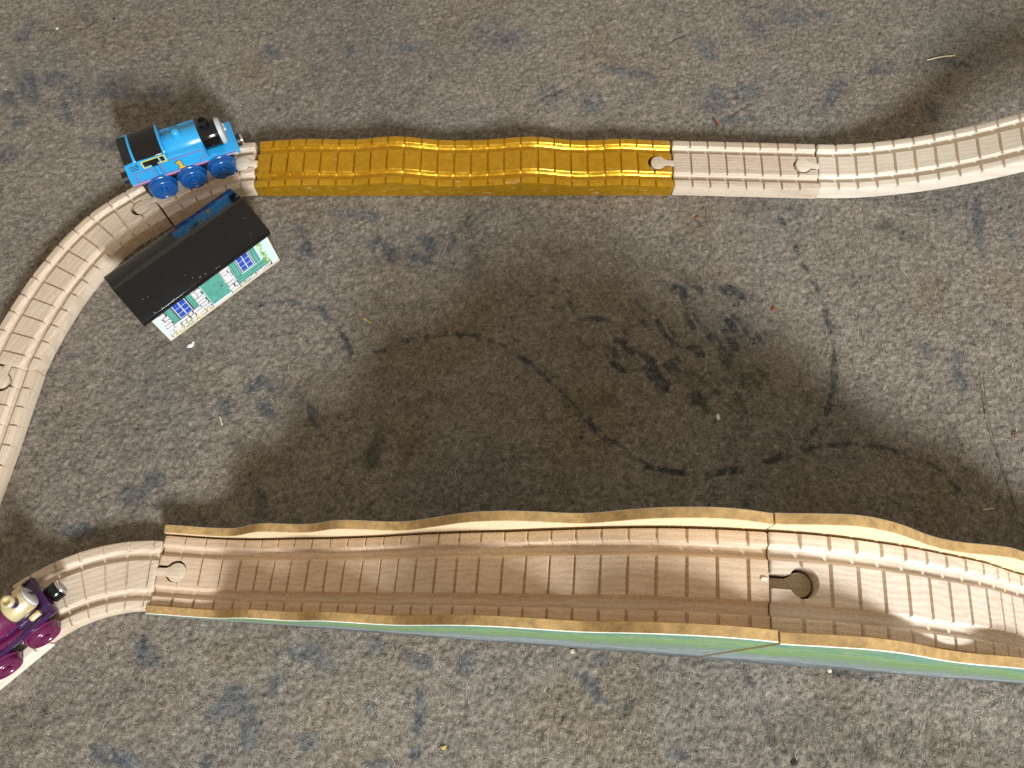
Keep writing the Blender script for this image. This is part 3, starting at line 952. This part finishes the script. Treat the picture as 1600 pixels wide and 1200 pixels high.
def bridge(name, P, D, label, sockets, pegs, n_out=0.0, dmat=None, **kw):
    s0 = (P[0][0] + P[-1][0]) / 2
    c = BQ + BU * s0
    root = empty(name, (c[0], c[1], 0), BROT)
    tag(root, label, 'toy bridge', 'two halves of the painted toy bridge')
    bridge_wall(root, s0, P, n_out, False)
    bridge_wall(root, s0, P, WALLS - WT, True)
    ds_, dz_ = smooth_curve(D, sig=4.0)
    path = [(a - s0, WALLS / 2 - .7) for a in ds_]
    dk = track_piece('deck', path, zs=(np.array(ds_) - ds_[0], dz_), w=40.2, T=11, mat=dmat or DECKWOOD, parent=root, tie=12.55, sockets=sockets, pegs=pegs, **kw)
    # dowel cross bars that hold the walls apart under the deck
    for f in (.35, .7):
        sx = P[0][0] + (P[-1][0] - P[0][0]) * f
        zd = np.interp(sx, ds_, dz_) - 20
        if zd > 5:
            MB().lathe([(3.2, WT), (3.2, WALLS - WT)], c=(sx - s0, 0, zd), axis='Y', n=16).obj('cross_bar', BEECH, root)
    return root


br1 = bridge('toy_bridge', crest, deck1, 'left half of the toy bridge, climbing from the curved track, with wavy wooden sides', [(0, *SOC)], [(1, 14.4, 5.3, 2.2)],
             peg_z=-6.0, peg_mat=PEGWOOD, tie_w=.6, tie_d=1.8)
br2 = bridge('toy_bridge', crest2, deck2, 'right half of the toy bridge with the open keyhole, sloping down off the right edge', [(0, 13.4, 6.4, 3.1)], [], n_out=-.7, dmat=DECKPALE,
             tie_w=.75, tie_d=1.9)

# a raised splinter beside the joint
_x, _y = on_floor(1195, 904, 150.3)
_v = np.array([_x, _y]) - BQ; _s = float(_v @ BU) - (crest[0][0] + crest[-1][0]) / 2; _n = float(_v @ BN)
sp_ = MB().prism([(-1.6, -.5), (.2, -.9), (1.7, .1), (.3, .6), (-1.2, .4)], 0, .7, plane='XY', r=.12)
sp_.obj('splinter', BEECH_PALE, br1, loc=(_s, _n, 149.9), smooth=None)

# ------------------------------------------------------------------ toy engines
def rect_print(mb, x0, z0, x1, z1, y, t=.12, m=0):
    a, b = sorted((y, y + (t if y > 0 else -t)))
    mb.prism([(x0, z0), (x1, z0), (x1, z1), (x0, z1)], a, b, m)


def stroke(mb, pts, w, y, t=.12, m=0):
    """flat printed line on a side at y"""
    a, b = sorted((y, y + (t if y > 0 else -t)))
    for (x0, z0), (x1, z1) in zip(pts[:-1], pts[1:]):
        d = math.hypot(x1 - x0, z1 - z0)
        if d < 1e-6: continue
        ux, uz = (x1 - x0) / d, (z1 - z0) / d
        e = w * .5
        x0e, z0e, x1e, z1e = x0 - ux * e, z0 - uz * e, x1 + ux * e, z1 + uz * e
        mb.prism([(x0e + uz * e, z0e - ux * e), (x1e + uz * e, z1e - ux * e), (x1e - uz * e, z1e + ux * e), (x0e - uz * e, z0e + ux * e)], a, b, m)
        t += .004
        a, b = sorted((y, y + (t if y > 0 else -t)))


def wheel(root, x, y, z, mat, r=9.6, th=5.6):
    """disc wheel with a flange on the inside and raised rings on the outer face"""
    s = -1 if y < 0 else 1
    pr = [(r * .45, 0), (r + .0, 0.0), (r + .3, .5), (r, 1.1), (r * .93, 1.5), (r * .92, th - .9), (r * .86, th - .2), (r * .78, th), (r * .70, th - .25), (r * .64, th - 1.0),
          (r * .52, th - 1.15), (r * .49, th - .8), (r * .40, th - .75), (r * .36, th - 1.2), (r * .26, th - 1.25), (r * .24, th - .1), (r * .17, th + .35), (.3, th + .45)]
    m = MB().lathe([(a, s * h) for a, h in pr], axis='Y', n=44)
    o = m.obj('wheel', mat, root, smooth=40)
    o.location = Vector((x, y, z)) * MM
    b = bmesh.new(); b.from_mesh(o.data); bmesh.ops.recalc_face_normals(b, faces=b.faces); b.to_mesh(o.data); b.free()
    return o


def blue_engine():
    root = empty('toy_engine', (-226.7, 341.3, 0), math.radians(23.5))
    tag(root, 'blue toy tank engine with a yellow number 1 and a black cab roof', 'toy train', 'toy engines on the track')
    MB().box((0, 0, 18.6), (64, 16, 12.8), r=.8).obj('underframe', BLACKM, root)
    for x in (-18.9, 1.7, 22.6):
        for y in (-12.4, 12.4):
            wheel(root, x, y, 18.9, WBLUE)
        MB().lathe([(1.6, -12.3), (1.6, 12.3)], c=(x, 0, 18.9), axis='Y', n=12).obj('axle', BLACKM, root)
    # body side silhouette: sloping bunker back, low front footplate
    body = MB()
    body.prism([(-36.4, 25), (37, 25), (37, 28.6), (18.6, 28.6), (17.6, 30), (17.2, 41.2), (-6.6, 41.6), (-6.6, 47.0), (-26.0, 47.5), (-33.3, 46.4), (-36.0, 31)], -12.3, 12.3, r=.35)
    body.obj('body', BLUE, root, smooth=35)
    # bunker top and cab
    MB().box((-29.8, 0, 46.6), (6.6, 22.6, 1.5), r=.3).obj('bunker_cover', BLACKM, root)
    for x in (-25.9, -6.4):
        arch = [(-12.3, 42), (12.3, 42), (12.3, 46.8)] + [(12.3 * math.cos(a), 46.8 + 3.9 * math.sin(a)) for a in np.linspace(.12, math.pi - .12, 15)] + [(-12.3, 46.8)]
        MB().prism(arch, x - .75, x + .75, plane='YZ', r=.2).obj('cab_end', BLUE, root)
    roof = [(-12.2, 46.3), (12.2, 46.3)] + [(12.25 * math.cos(a), 46.7 + 3.3 * math.sin(a)) for a in np.linspace(.08, math.pi - .08, 21)]
    MB().prism(roof, -25.1, -7.2, plane='YZ', r=.15).obj('cab_roof', BLACKP, root, smooth=40)
    # boiler with its saddle, smokebox, plain door
    bo = MB().lathe([(9.0, -6), (9.4, -5.4), (9.4, 17.4), (9.25, 17.9)], c=(0, 0, 36.6), axis='X', n=48)
    bo.obj('boiler', BLUE, root, smooth=40)
    MB().lathe([(9.1, 18.0), (9.2, 18.3), (9.2, 29.6), (9.0, 30.1)], c=(0, 0, 36.6), axis='X', n=48).obj('smokebox', BLACKP, root, smooth=40)
    door = MB().lathe([(8.7, 30.15), (8.9, 30.4), (8.8, 32.0), (8.3, 33.0), (6.4, 33.7), (3.4, 34.1), (.3, 34.2)], c=(0, 0, 36.6), axis='X', n=48)
    d = door.obj('smokebox_door', GREYP, root, smooth=40)
    hd_ = MB().lathe([(1.3, 34.0), (1.3, 35.0), (.9, 35.4)], c=(0, 0, 36.6), axis='X', n=16)
    hd_.box((34.7, 1.2, 38.6), (.7, .9, 5.0), r=.3)
    hd_.obj('door_handle', GREYP, d)
    ch = MB().lathe([(3.8, 44.0), (3.4, 45.6), (3.1, 46.6), (3.1, 48.2), (3.5, 48.6), (3.6, 50.2), (3.2, 50.6), (2.2, 50.6), (2.0, 49.0), (.2, 48.8)], c=(23.4, 0, 0), n=28)
    ch.obj('chimney', BLACKP, root, smooth=40)
    MB().lathe([(4.0, 44.6), (3.4, 45.8), (3.0, 47.0), (3.0, 48.0), (2.7, 49.2), (1.9, 50.1), (.9, 50.5), (.2, 50.6)], c=(4.6, 0, 0), n=28).obj('dome', BLUE, root, smooth=50)
    # front: buffer beam and magnet coupling
    MB().box((37.6, 0, 26.2), (1.6, 25.0, 5.0), r=.4).obj('buffer_beam', BLUE, root)
    MB().lathe([(3.9, 38.2), (4.1, 38.5), (4.1, 40.6), (3.9, 40.9)], c=(0, -.5, 22.6), axis='X', n=28).obj('coupling', BLACKM, root)
    MB().lathe([(3.3, 40.95), (3.5, 41.2), (3.5, 42.3), (3.2, 42.6), (1.4, 42.6), (1.3, 42.3)], c=(0, -.5, 22.6), axis='X', n=28).obj('magnet', SILVER, root)
    MB().lathe([(4.2, -37.4), (4.2, -41.6)], c=(0, 0, 22.6), axis='X', n=28).obj('rear_coupling', BLACKM, root)
    # printed lining on both sides
    for y in (-12.34, 12.34):
        a = MB(); b = MB(); c = MB()
        stroke(a, [(-35.6, 26.0), (15.8, 26.0)], .8, y); stroke(b, [(-35.9, 27.0), (15.8, 27.0)], .55, y)
        stroke(a, [(15.8, 26.2), (20, 27.2), (26, 27.6), (36, 27.2)], .6, y)
        stroke(b, [(16.5, 25.9), (36.2, 25.9)], .5, y)
        stroke(a, [(-12.8, 39.7), (16.1, 39.0), (15.9, 31.2), (11.8, 31.0), (11.2, 28.2), (-12.6, 28.2), (-12.8, 39.7)], .42, y)
        stroke(a, [(-30.5, 37.6), (-19.0, 37.4), (-19.4, 28.2), (-31.3, 28.2), (-30.5, 37.6)], .42, y)
        a.obj('lining', LINE_RED, root, smooth=None); b.obj('lining', LINE_PINK, root, smooth=None)
        for z in (44.4, 42.6, 40.8): stroke(c, [(-30.8, z), (-26.4, z)], .7, y)
        stroke(c, [(-17.1, 38.7), (-14.0, 38.7), (-14.0, 28.8), (-17.1, 28.8), (-17.1, 38.7)], .35, y)
        c.obj('panel_line', INK, root, smooth=None)
        wn = MB()
        for q in [(-22.0, 41.0, -17.8, 45.8), (-17.8, 38.9, -13.6, 45.8), (-13.6, 41.2, -11.9, 45.8), (-10.6, 41.2, -8.2, 45.8)]:
            rect_print(wn, *q, y)
        w = wn.obj('window', BLACKM, root, smooth=None)
        fr = MB()
        stroke(fr, [(-18.2, 40.0), (-22.7, 40.0), (-22.7, 46.0), (-7.5, 46.0), (-7.5, 40.2), (-13.0, 40.5)], .75, y * 1.006)
        stroke(fr, [(-11.2, 45.8), (-11.2, 40.4)], .5, y * 1.006)
        fr.obj('window_frame', LINE_YEL, w, smooth=None)
        # the numeral 1
        sx = 1 if y < 0 else -1
        cx = -1.2
        def one(mb, e, t):
            P = [(-2.1, 28.7), (2.1, 28.7), (2.1, 30.2), (1.0, 30.2), (1.0, 36.4), (-.9, 36.4), (-2.3, 35.2), (-2.3, 33.9), (-1.1, 34.2), (-1.1, 30.2), (-2.1, 30.2)]
            a_, b_ = sorted((y, y + (t if y > 0 else -t)))
            # grow outward by e with simple boxes
            if e:
                for (x0, z0, x1, z1) in [(-2.1 - e, 28.7 - e, 2.1 + e, 30.2 + e), (-1.1 - e, 28.7, 1.0 + e, 36.4 + e), (-2.3 - e, 33.9 - e, -.2, 35.8 + e)]:
                    xs = sorted((cx + sx * x0, cx + sx * x1))
                    mb.prism([(xs[0], z0), (xs[1], z0), (xs[1], z1), (xs[0], z1)], a_, b_)
                    a_ -= .003; b_ += .003
            else:
                mb.prism([(cx + sx * p[0], p[1]) for p in P], a_, b_)
        u = MB(); one(u, .4, .12); no = u.obj('numeral_outline', INK, root, smooth=None)
        u = MB(); one(u, 0, .2); u.obj('numeral', GOLDYEL, no, smooth=None)
    return root


def purple_engine():
    a = math.radians(43.5)
    f = np.array([-258.6, 48.0]) - 37 * np.array([math.cos(a), math.sin(a)])
    root = empty('toy_engine', (f[0], f[1], 0), a)
    tag(root, 'purple and magenta toy engine with a brass smokebox at the left edge', 'toy train', 'toy engines on the track')
    MB().box((-2, 0, 20.4), (68, 15, 12), r=.8).obj('underframe', BLACKM, root)
    for x in (-26.0, -2.6, 21.7):
        for y in (-11.2, 11.2):
            wheel(root, x, y, 18.8, MAGENTA, r=9.4, th=5.2)
        MB().lathe([(1.6, -11), (1.6, 11)], c=(x, 0, 18.8), axis='Y', n=12).obj('axle', BLACKM, root)
    body = MB()
    body.prism([(-37, 27), (36.6, 27), (36.6, 31.6), (-37, 31.6)], -11.9, 11.9, r=.9)
    body.obj('footplate', PURPLE, root, smooth=40)
    for y in (-11.6, 11.6):
        rl = MB().box((-1, y, 30.0), (74.5, 1.6, 5.2), r=.7)
        for x in range(-30, 34, 9):
            rl.lathe([(.5, 0), (.45, .25), (.1, .45)], c=(x, y, 32.55), n=10)
        rl.obj('side_rail', PURPLE, root, smooth=40)
    MB().box((37.2, 0, 29.5), (1.8, 24.2, 6.2), r=.7).obj('buffer_beam', PURPLE, root)
    MB().box((17, 0, 33.5), (30, 15, 4.2), r=1.2).obj('saddle', PURPLE, root)
    MB().lathe([(6.2, 21.5), (6.6, 22.0), (6.6, 33.2), (6.2, 33.8)], c=(0, 0, 39.6), axis='X', n=40).obj('smokebox', BRASS, root, smooth=40)
    dr = MB().lathe([(5.9, 33.85), (6.1, 34.1), (5.9, 35.0), (4.8, 35.6), (2.6, 36.0), (.2, 36.1)], c=(0, 0, 39.6), axis='X', n=40).obj('smokebox_door', GREYP, root, smooth=40)
    h = MB().lathe([(1.0, 35.9), (1.0, 36.8), (.6, 37.1)], c=(0, 0, 39.6), axis='X', n=14)
    h.box((36.4, .8, 40.8), (.6, .8, 3.6), r=.25)
    h.obj('door_handle', BLACKM, dr)
    MB().lathe([(7.6, -14), (8.0, -13.4), (8.0, 20.6), (7.4, 21.4)], c=(0, 0, 39.2), axis='X', n=40).obj('boiler', MAGENTA, root, smooth=40)
    c = MB().lathe([(3.2, 45.0), (2.9, 46.2), (2.7, 49.8), (2.9, 50.0)], c=(28.6, 0, 0), n=26).obj('chimney', PURPLE, root, smooth=40)
    MB().lathe([(3.2, 50.05), (3.4, 50.5), (3.4, 52.0), (2.8, 52.6), (2.0, 52.6), (1.9, 51.2), (.2, 51.1)], c=(28.6, 0, 0), n=26).obj('chimney_cap', BRASS, c, smooth=40)
    MB().lathe([(3.8, 46.4), (3.4, 48.4), (2.6, 50.4), (1.2, 51.4), (.2, 51.5)], c=(6, 0, 0), n=26).obj('dome', BRASS, root, smooth=50)
    for y in (-9.0, 9.0):
        MB().lathe([(1.5, 27.0), (1.7, 27.4), (1.7, 32.4), (1.4, 32.8)], c=(0, y, 35.4), axis='X', n=18).obj('brass_pipe', BRASS, root, smooth=40)
        MB().prism([(14, 31.6), (20, 31.6), (6, 36.2), (-12, 36.2), (-12, 31.6)], y - 2.0, y + 2.0, r=.8).obj('running_board', MAGENTA, root, smooth=40)
    cab = MB().prism([(-36, 31.6), (-14, 31.6), (-14, 48), (-36, 48)], -11.4, 11.4, r=.8)
    cab.obj('cab', PURPLE, root, smooth=40)
    MB().box((-25, 0, 49.6), (25, 25, 3), r=1.2).obj('cab_roof', MAGENTA, root, smooth=40)
    MB().lathe([(5.0, 38.1), (5.2, 38.5), (5.2, 43.4), (5.0, 43.8)], c=(0, -.6, 24.4), axis='X', n=30).obj('coupling', BLACKP, root, smooth=40)
    MB().lathe([(4.4, 43.85), (4.7, 44.1), (4.7, 45.0), (4.3, 45.3), (3.4, 45.3), (3.3, 44.4), (.4, 44.35)], c=(0, -.6, 24.4), axis='X', n=30).obj('magnet', SILVER, root, smooth=40)
    return root


blue_engine()
purple_engine()


# ------------------------------------------------------------------ toy house
def toy_house():
    A = np.array([-224.8, 213.7]); B = np.array([-159.0, 274.5])
    ux = (B - A) / np.linalg.norm(B - A)
    ang = math.atan2(ux[1], ux[0])
    root = empty('toy_house', (A[0], A[1], 0), ang)     # local x along the front wall, -y points to the viewer
    tag(root, 'toy cottage block with a glossy black roof and printed stone front', 'toy building')
    MB().box((44.8, 17.6, 16.9), (89.6, 35.0, 33.8), r=.35).obj('block', BIRCH, root)
    y = -.02
    def flat(poly, t, m, name, parent=root, mat=None):
        mb = MB().prism(poly, y - t, y + .0, m)
        return mb.obj(name, mat, parent, smooth=None)
    r = lambda x0, z0, x1, z1: [(x0, z0), (x1, z0), (x1, z1), (x0, z1)]
    pnl = flat(r(.6, 2.0, 89.0, 33.4), .10, 0, 'front_print', mat=SKY_PRINT)
    flat(r(.5, .5, 89.1, 3.0), .16, 0, 'path_print', mat=PATH_PRINT)
    # stones: white lumps with inked gaps
    zones = [([(2.6, 3.0), (35.6, 3.0), (35.6, 33.2), (5.2, 33.2)], 'a'), ([(50.6, 3.0), (58.0, 3.0), (58.0, 33.2), (50.6, 33.2)], 'b'), ([(58, 3.0), (84.0, 3.0), (84, 7.2), (58, 7.2)], 'c')]
    for zpoly, _ in zones:
        flat(zpoly, .14, 0, 'mortar_print', mat=INK)
    st = MB(); rr = random.Random(3)
    def stones(x0, x1, z0, z1, lean=0.0, cw=5.0, chh=3.9):
        z = z0
        while z < z1 - .6:
            h = min(rr.uniform(chh * .75, chh * 1.3), z1 - z)
            x = x0 + lean * (z - z0) - rr.uniform(0, 1.5)
            while x < x1:
                w_ = rr.uniform(cw * .6, cw * 1.4)
                xa, xb = max(x, x0 + lean * (z - z0)), min(x + w_, x1)
                if xb - xa > 1.0:
                    g = .22
                    P = []
                    for (cx, cz) in [(xa + g, z + g), ((xa + xb) / 2, z + g), (xb - g, z + g), (xb - g, z + h / 2), (xb - g, z + h - g), ((xa + xb) / 2, z + h - g), (xa + g, z + h - g), (xa + g, z + h / 2)]:
                        P.append((cx + rr.uniform(-.42, .42), cz + rr.uniform(-.42, .42)))
                    st.prism(P, y - .2, y - .05, 0)
                x += w_
            z += h
    stones(2.9, 35.4, 3.2, 14.4, lean=.02); stones(3.6, 9.6, 14.4, 33.0); stones(28.6, 35.4, 14.4, 33.0)
    stones(50.8, 57.8, 3.2, 33.0); stones(58, 83.5, 3.2, 7.0, chh=2.0)
    so = st.obj('stone', STONE_PRINT, root, smooth=None); so['kind'] = 'stuff'
    # door
    dr = flat(r(36.0, 5.6, 50.8, 32.8), .22, 0, 'door', mat=GREEN_DARK)
    flat(r(36.9, 6.3, 49.9, 32.4), .27, 0, 'door_panel', parent=dr, mat=GREEN_PRINT)
    for xx in (36.1, 50.0):
        flat(r(xx, 5.7, xx + .7, 32.8), .29, 0, 'door_frame', parent=dr, mat=GREEN_PALE)
    MB().lathe([(.85, 0), (.85, -.1), (.5, -.1)], c=(47.6, -.27, 17.6), axis='Y', n=14).obj('door_knob', INK, dr)
    # windows with shutters
    def window(x0, x1, zb):
        w = flat(r(x0 - .7, zb - .7, x1 + .7, 32.8), .20, 0, 'window', mat=INK)
        flat(r(x0 - .1, zb - .1, x1 + .1, 32.6), .24, 0, 'window_frame', parent=w, mat=STONE_PRINT)
        xm = (x0 + x1) / 2
        for (a, b) in ((x0 + .4, xm - .3), (xm + .3, x1 - .4)):
            for (c, d) in ((zb + .4, zb + 5.2), (zb + 5.7, zb + 10.6), (zb + 11.1, 32.3)):
                flat(r(a, c, b, d), .28, 0, 'pane', parent=w, mat=PANE_PRINT)
        return w
    def shutter(x0, x1, zb):
        s = flat(r(x0, zb, x1, 32.8), .20, 0, 'shutter', mat=GREEN_DARK)
        flat(r(x0 + .25, zb + .3, x0 + .75, 32.6), .24, 0, 'shutter_edge', parent=s, mat=GREEN_PALE)
        flat(r(x0 + 1.1, zb + .6, x1 - 1.0, 32.6), .24, 0, 'shutter_panel', parent=s, mat=GREEN_PRINT)
        flat(r(x1 - .7, zb + .3, x1 - .25, 32.6), .24, 0, 'shutter_edge', parent=s, mat=GREEN_PALE)
    window(14.6, 24.0, 15.0); shutter(9.4, 13.7, 13.8); shutter(25.0, 29.0, 13.4)
    window(63.9, 72.8, 15.6); shutter(58.2, 62.9, 13.8); shutter(73.9, 78.2, 14.6)
    # long green window box
    bx = flat([(57.8, 6.6), (81.6, 6.8), (81.4, 14.0), (58.2, 13.6)], .24, 0, 'window_box', mat=GREEN_PRINT)
    for k, (za, zb_, mt) in enumerate([(7.0, 7.5, GREEN_DARK), (9.2, 9.6, GREEN_PALE), (10.6, 11.0, GREEN_DARK), (12.0, 12.5, GREEN_PALE), (13.0, 13.3, GREEN_DARK)]):
        flat([(58.2, za), (81.2, za + .2), (81.2, zb_ + .2), (58.2, zb_)], .28, 0, 'box_moulding', parent=bx, mat=mt)
    # leaves and flowers
    lf = MB(); fl = MB()
    def leaf(mb, x, z, s_):
        a = rr.uniform(0, 6.3); P = [(x + s_ * math.cos(a + t) * (1 if i % 2 == 0 else .5), z + s_ * math.sin(a + t) * (1 if i % 2 == 0 else .5)) for i, t in enumerate(np.linspace(0, 2 * math.pi, 7)[:-1])]
        yy = y - .30 - rr.uniform(0, .08)
        mb.prism(P, yy - .03, yy + .2, 0)
    for k in range(90):
        z = rr.uniform(6, 33); x = 81.8 + rr.gauss(0, 1.2) + (z - 6) * -.02
        leaf(lf, min(max(x, 79), 85.5), z, rr.uniform(.4, .9))
    for k in range(70):
        t = rr.random(); x = 4 + t * 24 + rr.gauss(0, .8); z = 3.2 + rr.random() * 5 * (1 - abs(t - .5) * .6)
        leaf(lf if rr.random() < .5 else fl, max(2, min(34.5, x)), z, rr.uniform(.35, .8))
    for k in range(22):
        leaf(fl if rr.random() < .5 else lf, rr.uniform(52, 83), rr.uniform(2.8, 4.6), rr.uniform(.25, .5))
    for k in range(14):
        leaf(fl, 32 + rr.gauss(0, 1.2), 4.6 + rr.random() * 2.6, rr.uniform(.4, .8))
    o = lf.obj('leaf', LEAF_PRINT, root, smooth=None); o['kind'] = 'stuff'
    o = fl.obj('flower', FLOWER_PRINT, root, smooth=None); o['kind'] = 'stuff'
    # roof: solid gable, slightly rounded, overhanging
    x0, x1 = -4.8, 92.2
    sec = [(-2.2, 33.6), (-2.4, 38.2), (19.6, 50.6), (41.4, 38.2), (41.2, 33.9)]
    MB().prism(sec, x0, x1, plane='YZ', r=.55).obj('roof', BLACKP, root, smooth=25)
    cp = MB()
    for k in range(18):
        xx = rr.uniform(x0 + 8, x1 - 6) if k % 3 else rr.uniform(x0 + 2, x0 + 40)
        t_ = rr.random() ** 3
        yy = -2.1 + t_ * 16
        zz = 38.25 + (yy + 2.4) * .5636 + .06
        cp.box((xx, yy, zz), (rr.uniform(.2, 1.3), rr.uniform(.08, .2), .12), r=0, rot=None)
    o = cp.obj('paint_chip', GREYP, root, smooth=None); o['kind'] = 'stuff'
    return root


toy_house()


# ------------------------------------------------------------------ litter on the carpet
def floor_tube(name, pts, rad, mat, label, cat, group=None, n=6, lift=.6):
    W3 = []
    P = [on_floor(*p) for p in pts]
    if len(P) > 2:
        P = [tuple(q) for q in catmull(P)[::4]] + [P[-1]]
    for i, (x, y) in enumerate(P):
        W3.append((x, y, carpet_z(x, y) * .3 + lift + .35))
    c = W3[len(W3) // 2]
    o = MB().tube([(a - c[0], b - c[1], d) for a, b, d in W3], rad, n=n).obj(name, mat, loc=(c[0], c[1], 0), smooth=60)
    tag(o, label, cat, group)
    return o


def flake(name, px, py, r, mat, label, cat, seed=1, flat=.45, group=None, stretch=1.0, ang=0.0):
    x, y = on_floor(px, py)
    rr = random.Random(seed)
    b = bmesh.new()
    bmesh.ops.create_icosphere(b, subdivisions=2, radius=1.0)
    for v in b.verts:
        k = 1 + rr.uniform(-.35, .35)
        v.co = Vector((v.co.x * r * k * stretch, v.co.y * r * k, v.co.z * r * flat * k))
    b.transform(Matrix.Rotation(ang, 4, 'Z'))
    o = MB().bm(b).obj(name, mat, loc=(x, y, carpet_z(x, y) + r * flat * .6 + .3), smooth=None)
    tag(o, label, cat, group)
    return o


floor_tube('straw', [(1447, 95), (1470, 90), (1491, 88)], .55, STRAW, 'pale dry straw lying near the top right corner', 'straw')
floor_tube('thread', [(1535, 582), (1539, 620), (1546, 665), (1562, 715), (1578, 765), (1588, 800)], .32, THREAD, 'long brown thread curling down the carpet at the right', 'thread')
floor_tube('wood_chip', [(1118, 187), (1124, 197)], .8, CRUMB, 'small reddish splinter above the straight track', 'splinter')
floor_tube('straw', [(569, 498), (580, 505)], .5, CRUMBY, 'tiny orange straw left of the carpet centre', 'straw')
floor_tube('straw', [(344, 652), (348, 665)], .5, STRAW, 'tiny pale straw at the edge of the bridge shadow', 'straw')
floor_tube('straw', [(1535, 797), (1552, 795)], .35, STRAW, 'thin straw just above the right end of the bridge', 'straw')
flake('lint_flake', 298, 541, 1.35, LINT, 'white scrap of paper below the toy house', 'paper scrap', 3, stretch=1.5, ang=.4)
flake('lint_flake', 302, 536, .9, LINT, 'small white scrap touching the paper scrap below the toy house', 'paper scrap', 4, stretch=1.3, ang=1.2)
flake('lint_flake', 1123, 651, 1.1, LINT, 'sharp white flake right of the carpet centre', 'flake', 5, stretch=2.0, ang=1.5)
flake('crumb', 1210, 482, 1.7, CRUMB, 'larger rust coloured crumb right of the dark flower motif', 'crumb', 6)
flake('crumb', 1090, 341, 1.3, CRUMB, 'rust coloured crumb below the straight track', 'crumb', 7, stretch=1.4)
flake('crumb', 693, 1168, 1.1, CRUMBY, 'ochre crumb near the bottom edge', 'crumb', 8, stretch=1.3)
flake('crumb', 1242, 1192, 1.3, CRUMBD, 'black crumb at the bottom edge', 'crumb', 9, stretch=1.5)
flake('crumb', 1587, 678, 1.9, THREAD, 'dark brown crumb at the right edge', 'crumb', 10)
flake('crumb', 894, 1018, 1.3, PATH_PRINT, 'cream crumb against the foot of the bridge', 'crumb', 11)
flake('crumb', 1296, 1048, 1.2, PATH_PRINT, 'cream crumb at the bridge foot under the keyhole', 'crumb', 12)
flake('crumb', 908, 683, .8, CRUMBD, 'tiny black crumb in the middle of the shadow', 'crumb', 13)
flake('crumb', 177, 28, .8, CRUMBD, 'tiny black crumb near the top left corner', 'crumb', 14, stretch=1.6, ang=1.4)
flake('crumb', 88, 43, .9, LINT, 'small white crumb near the top left corner', 'crumb', 15, stretch=1.5, ang=2.4)
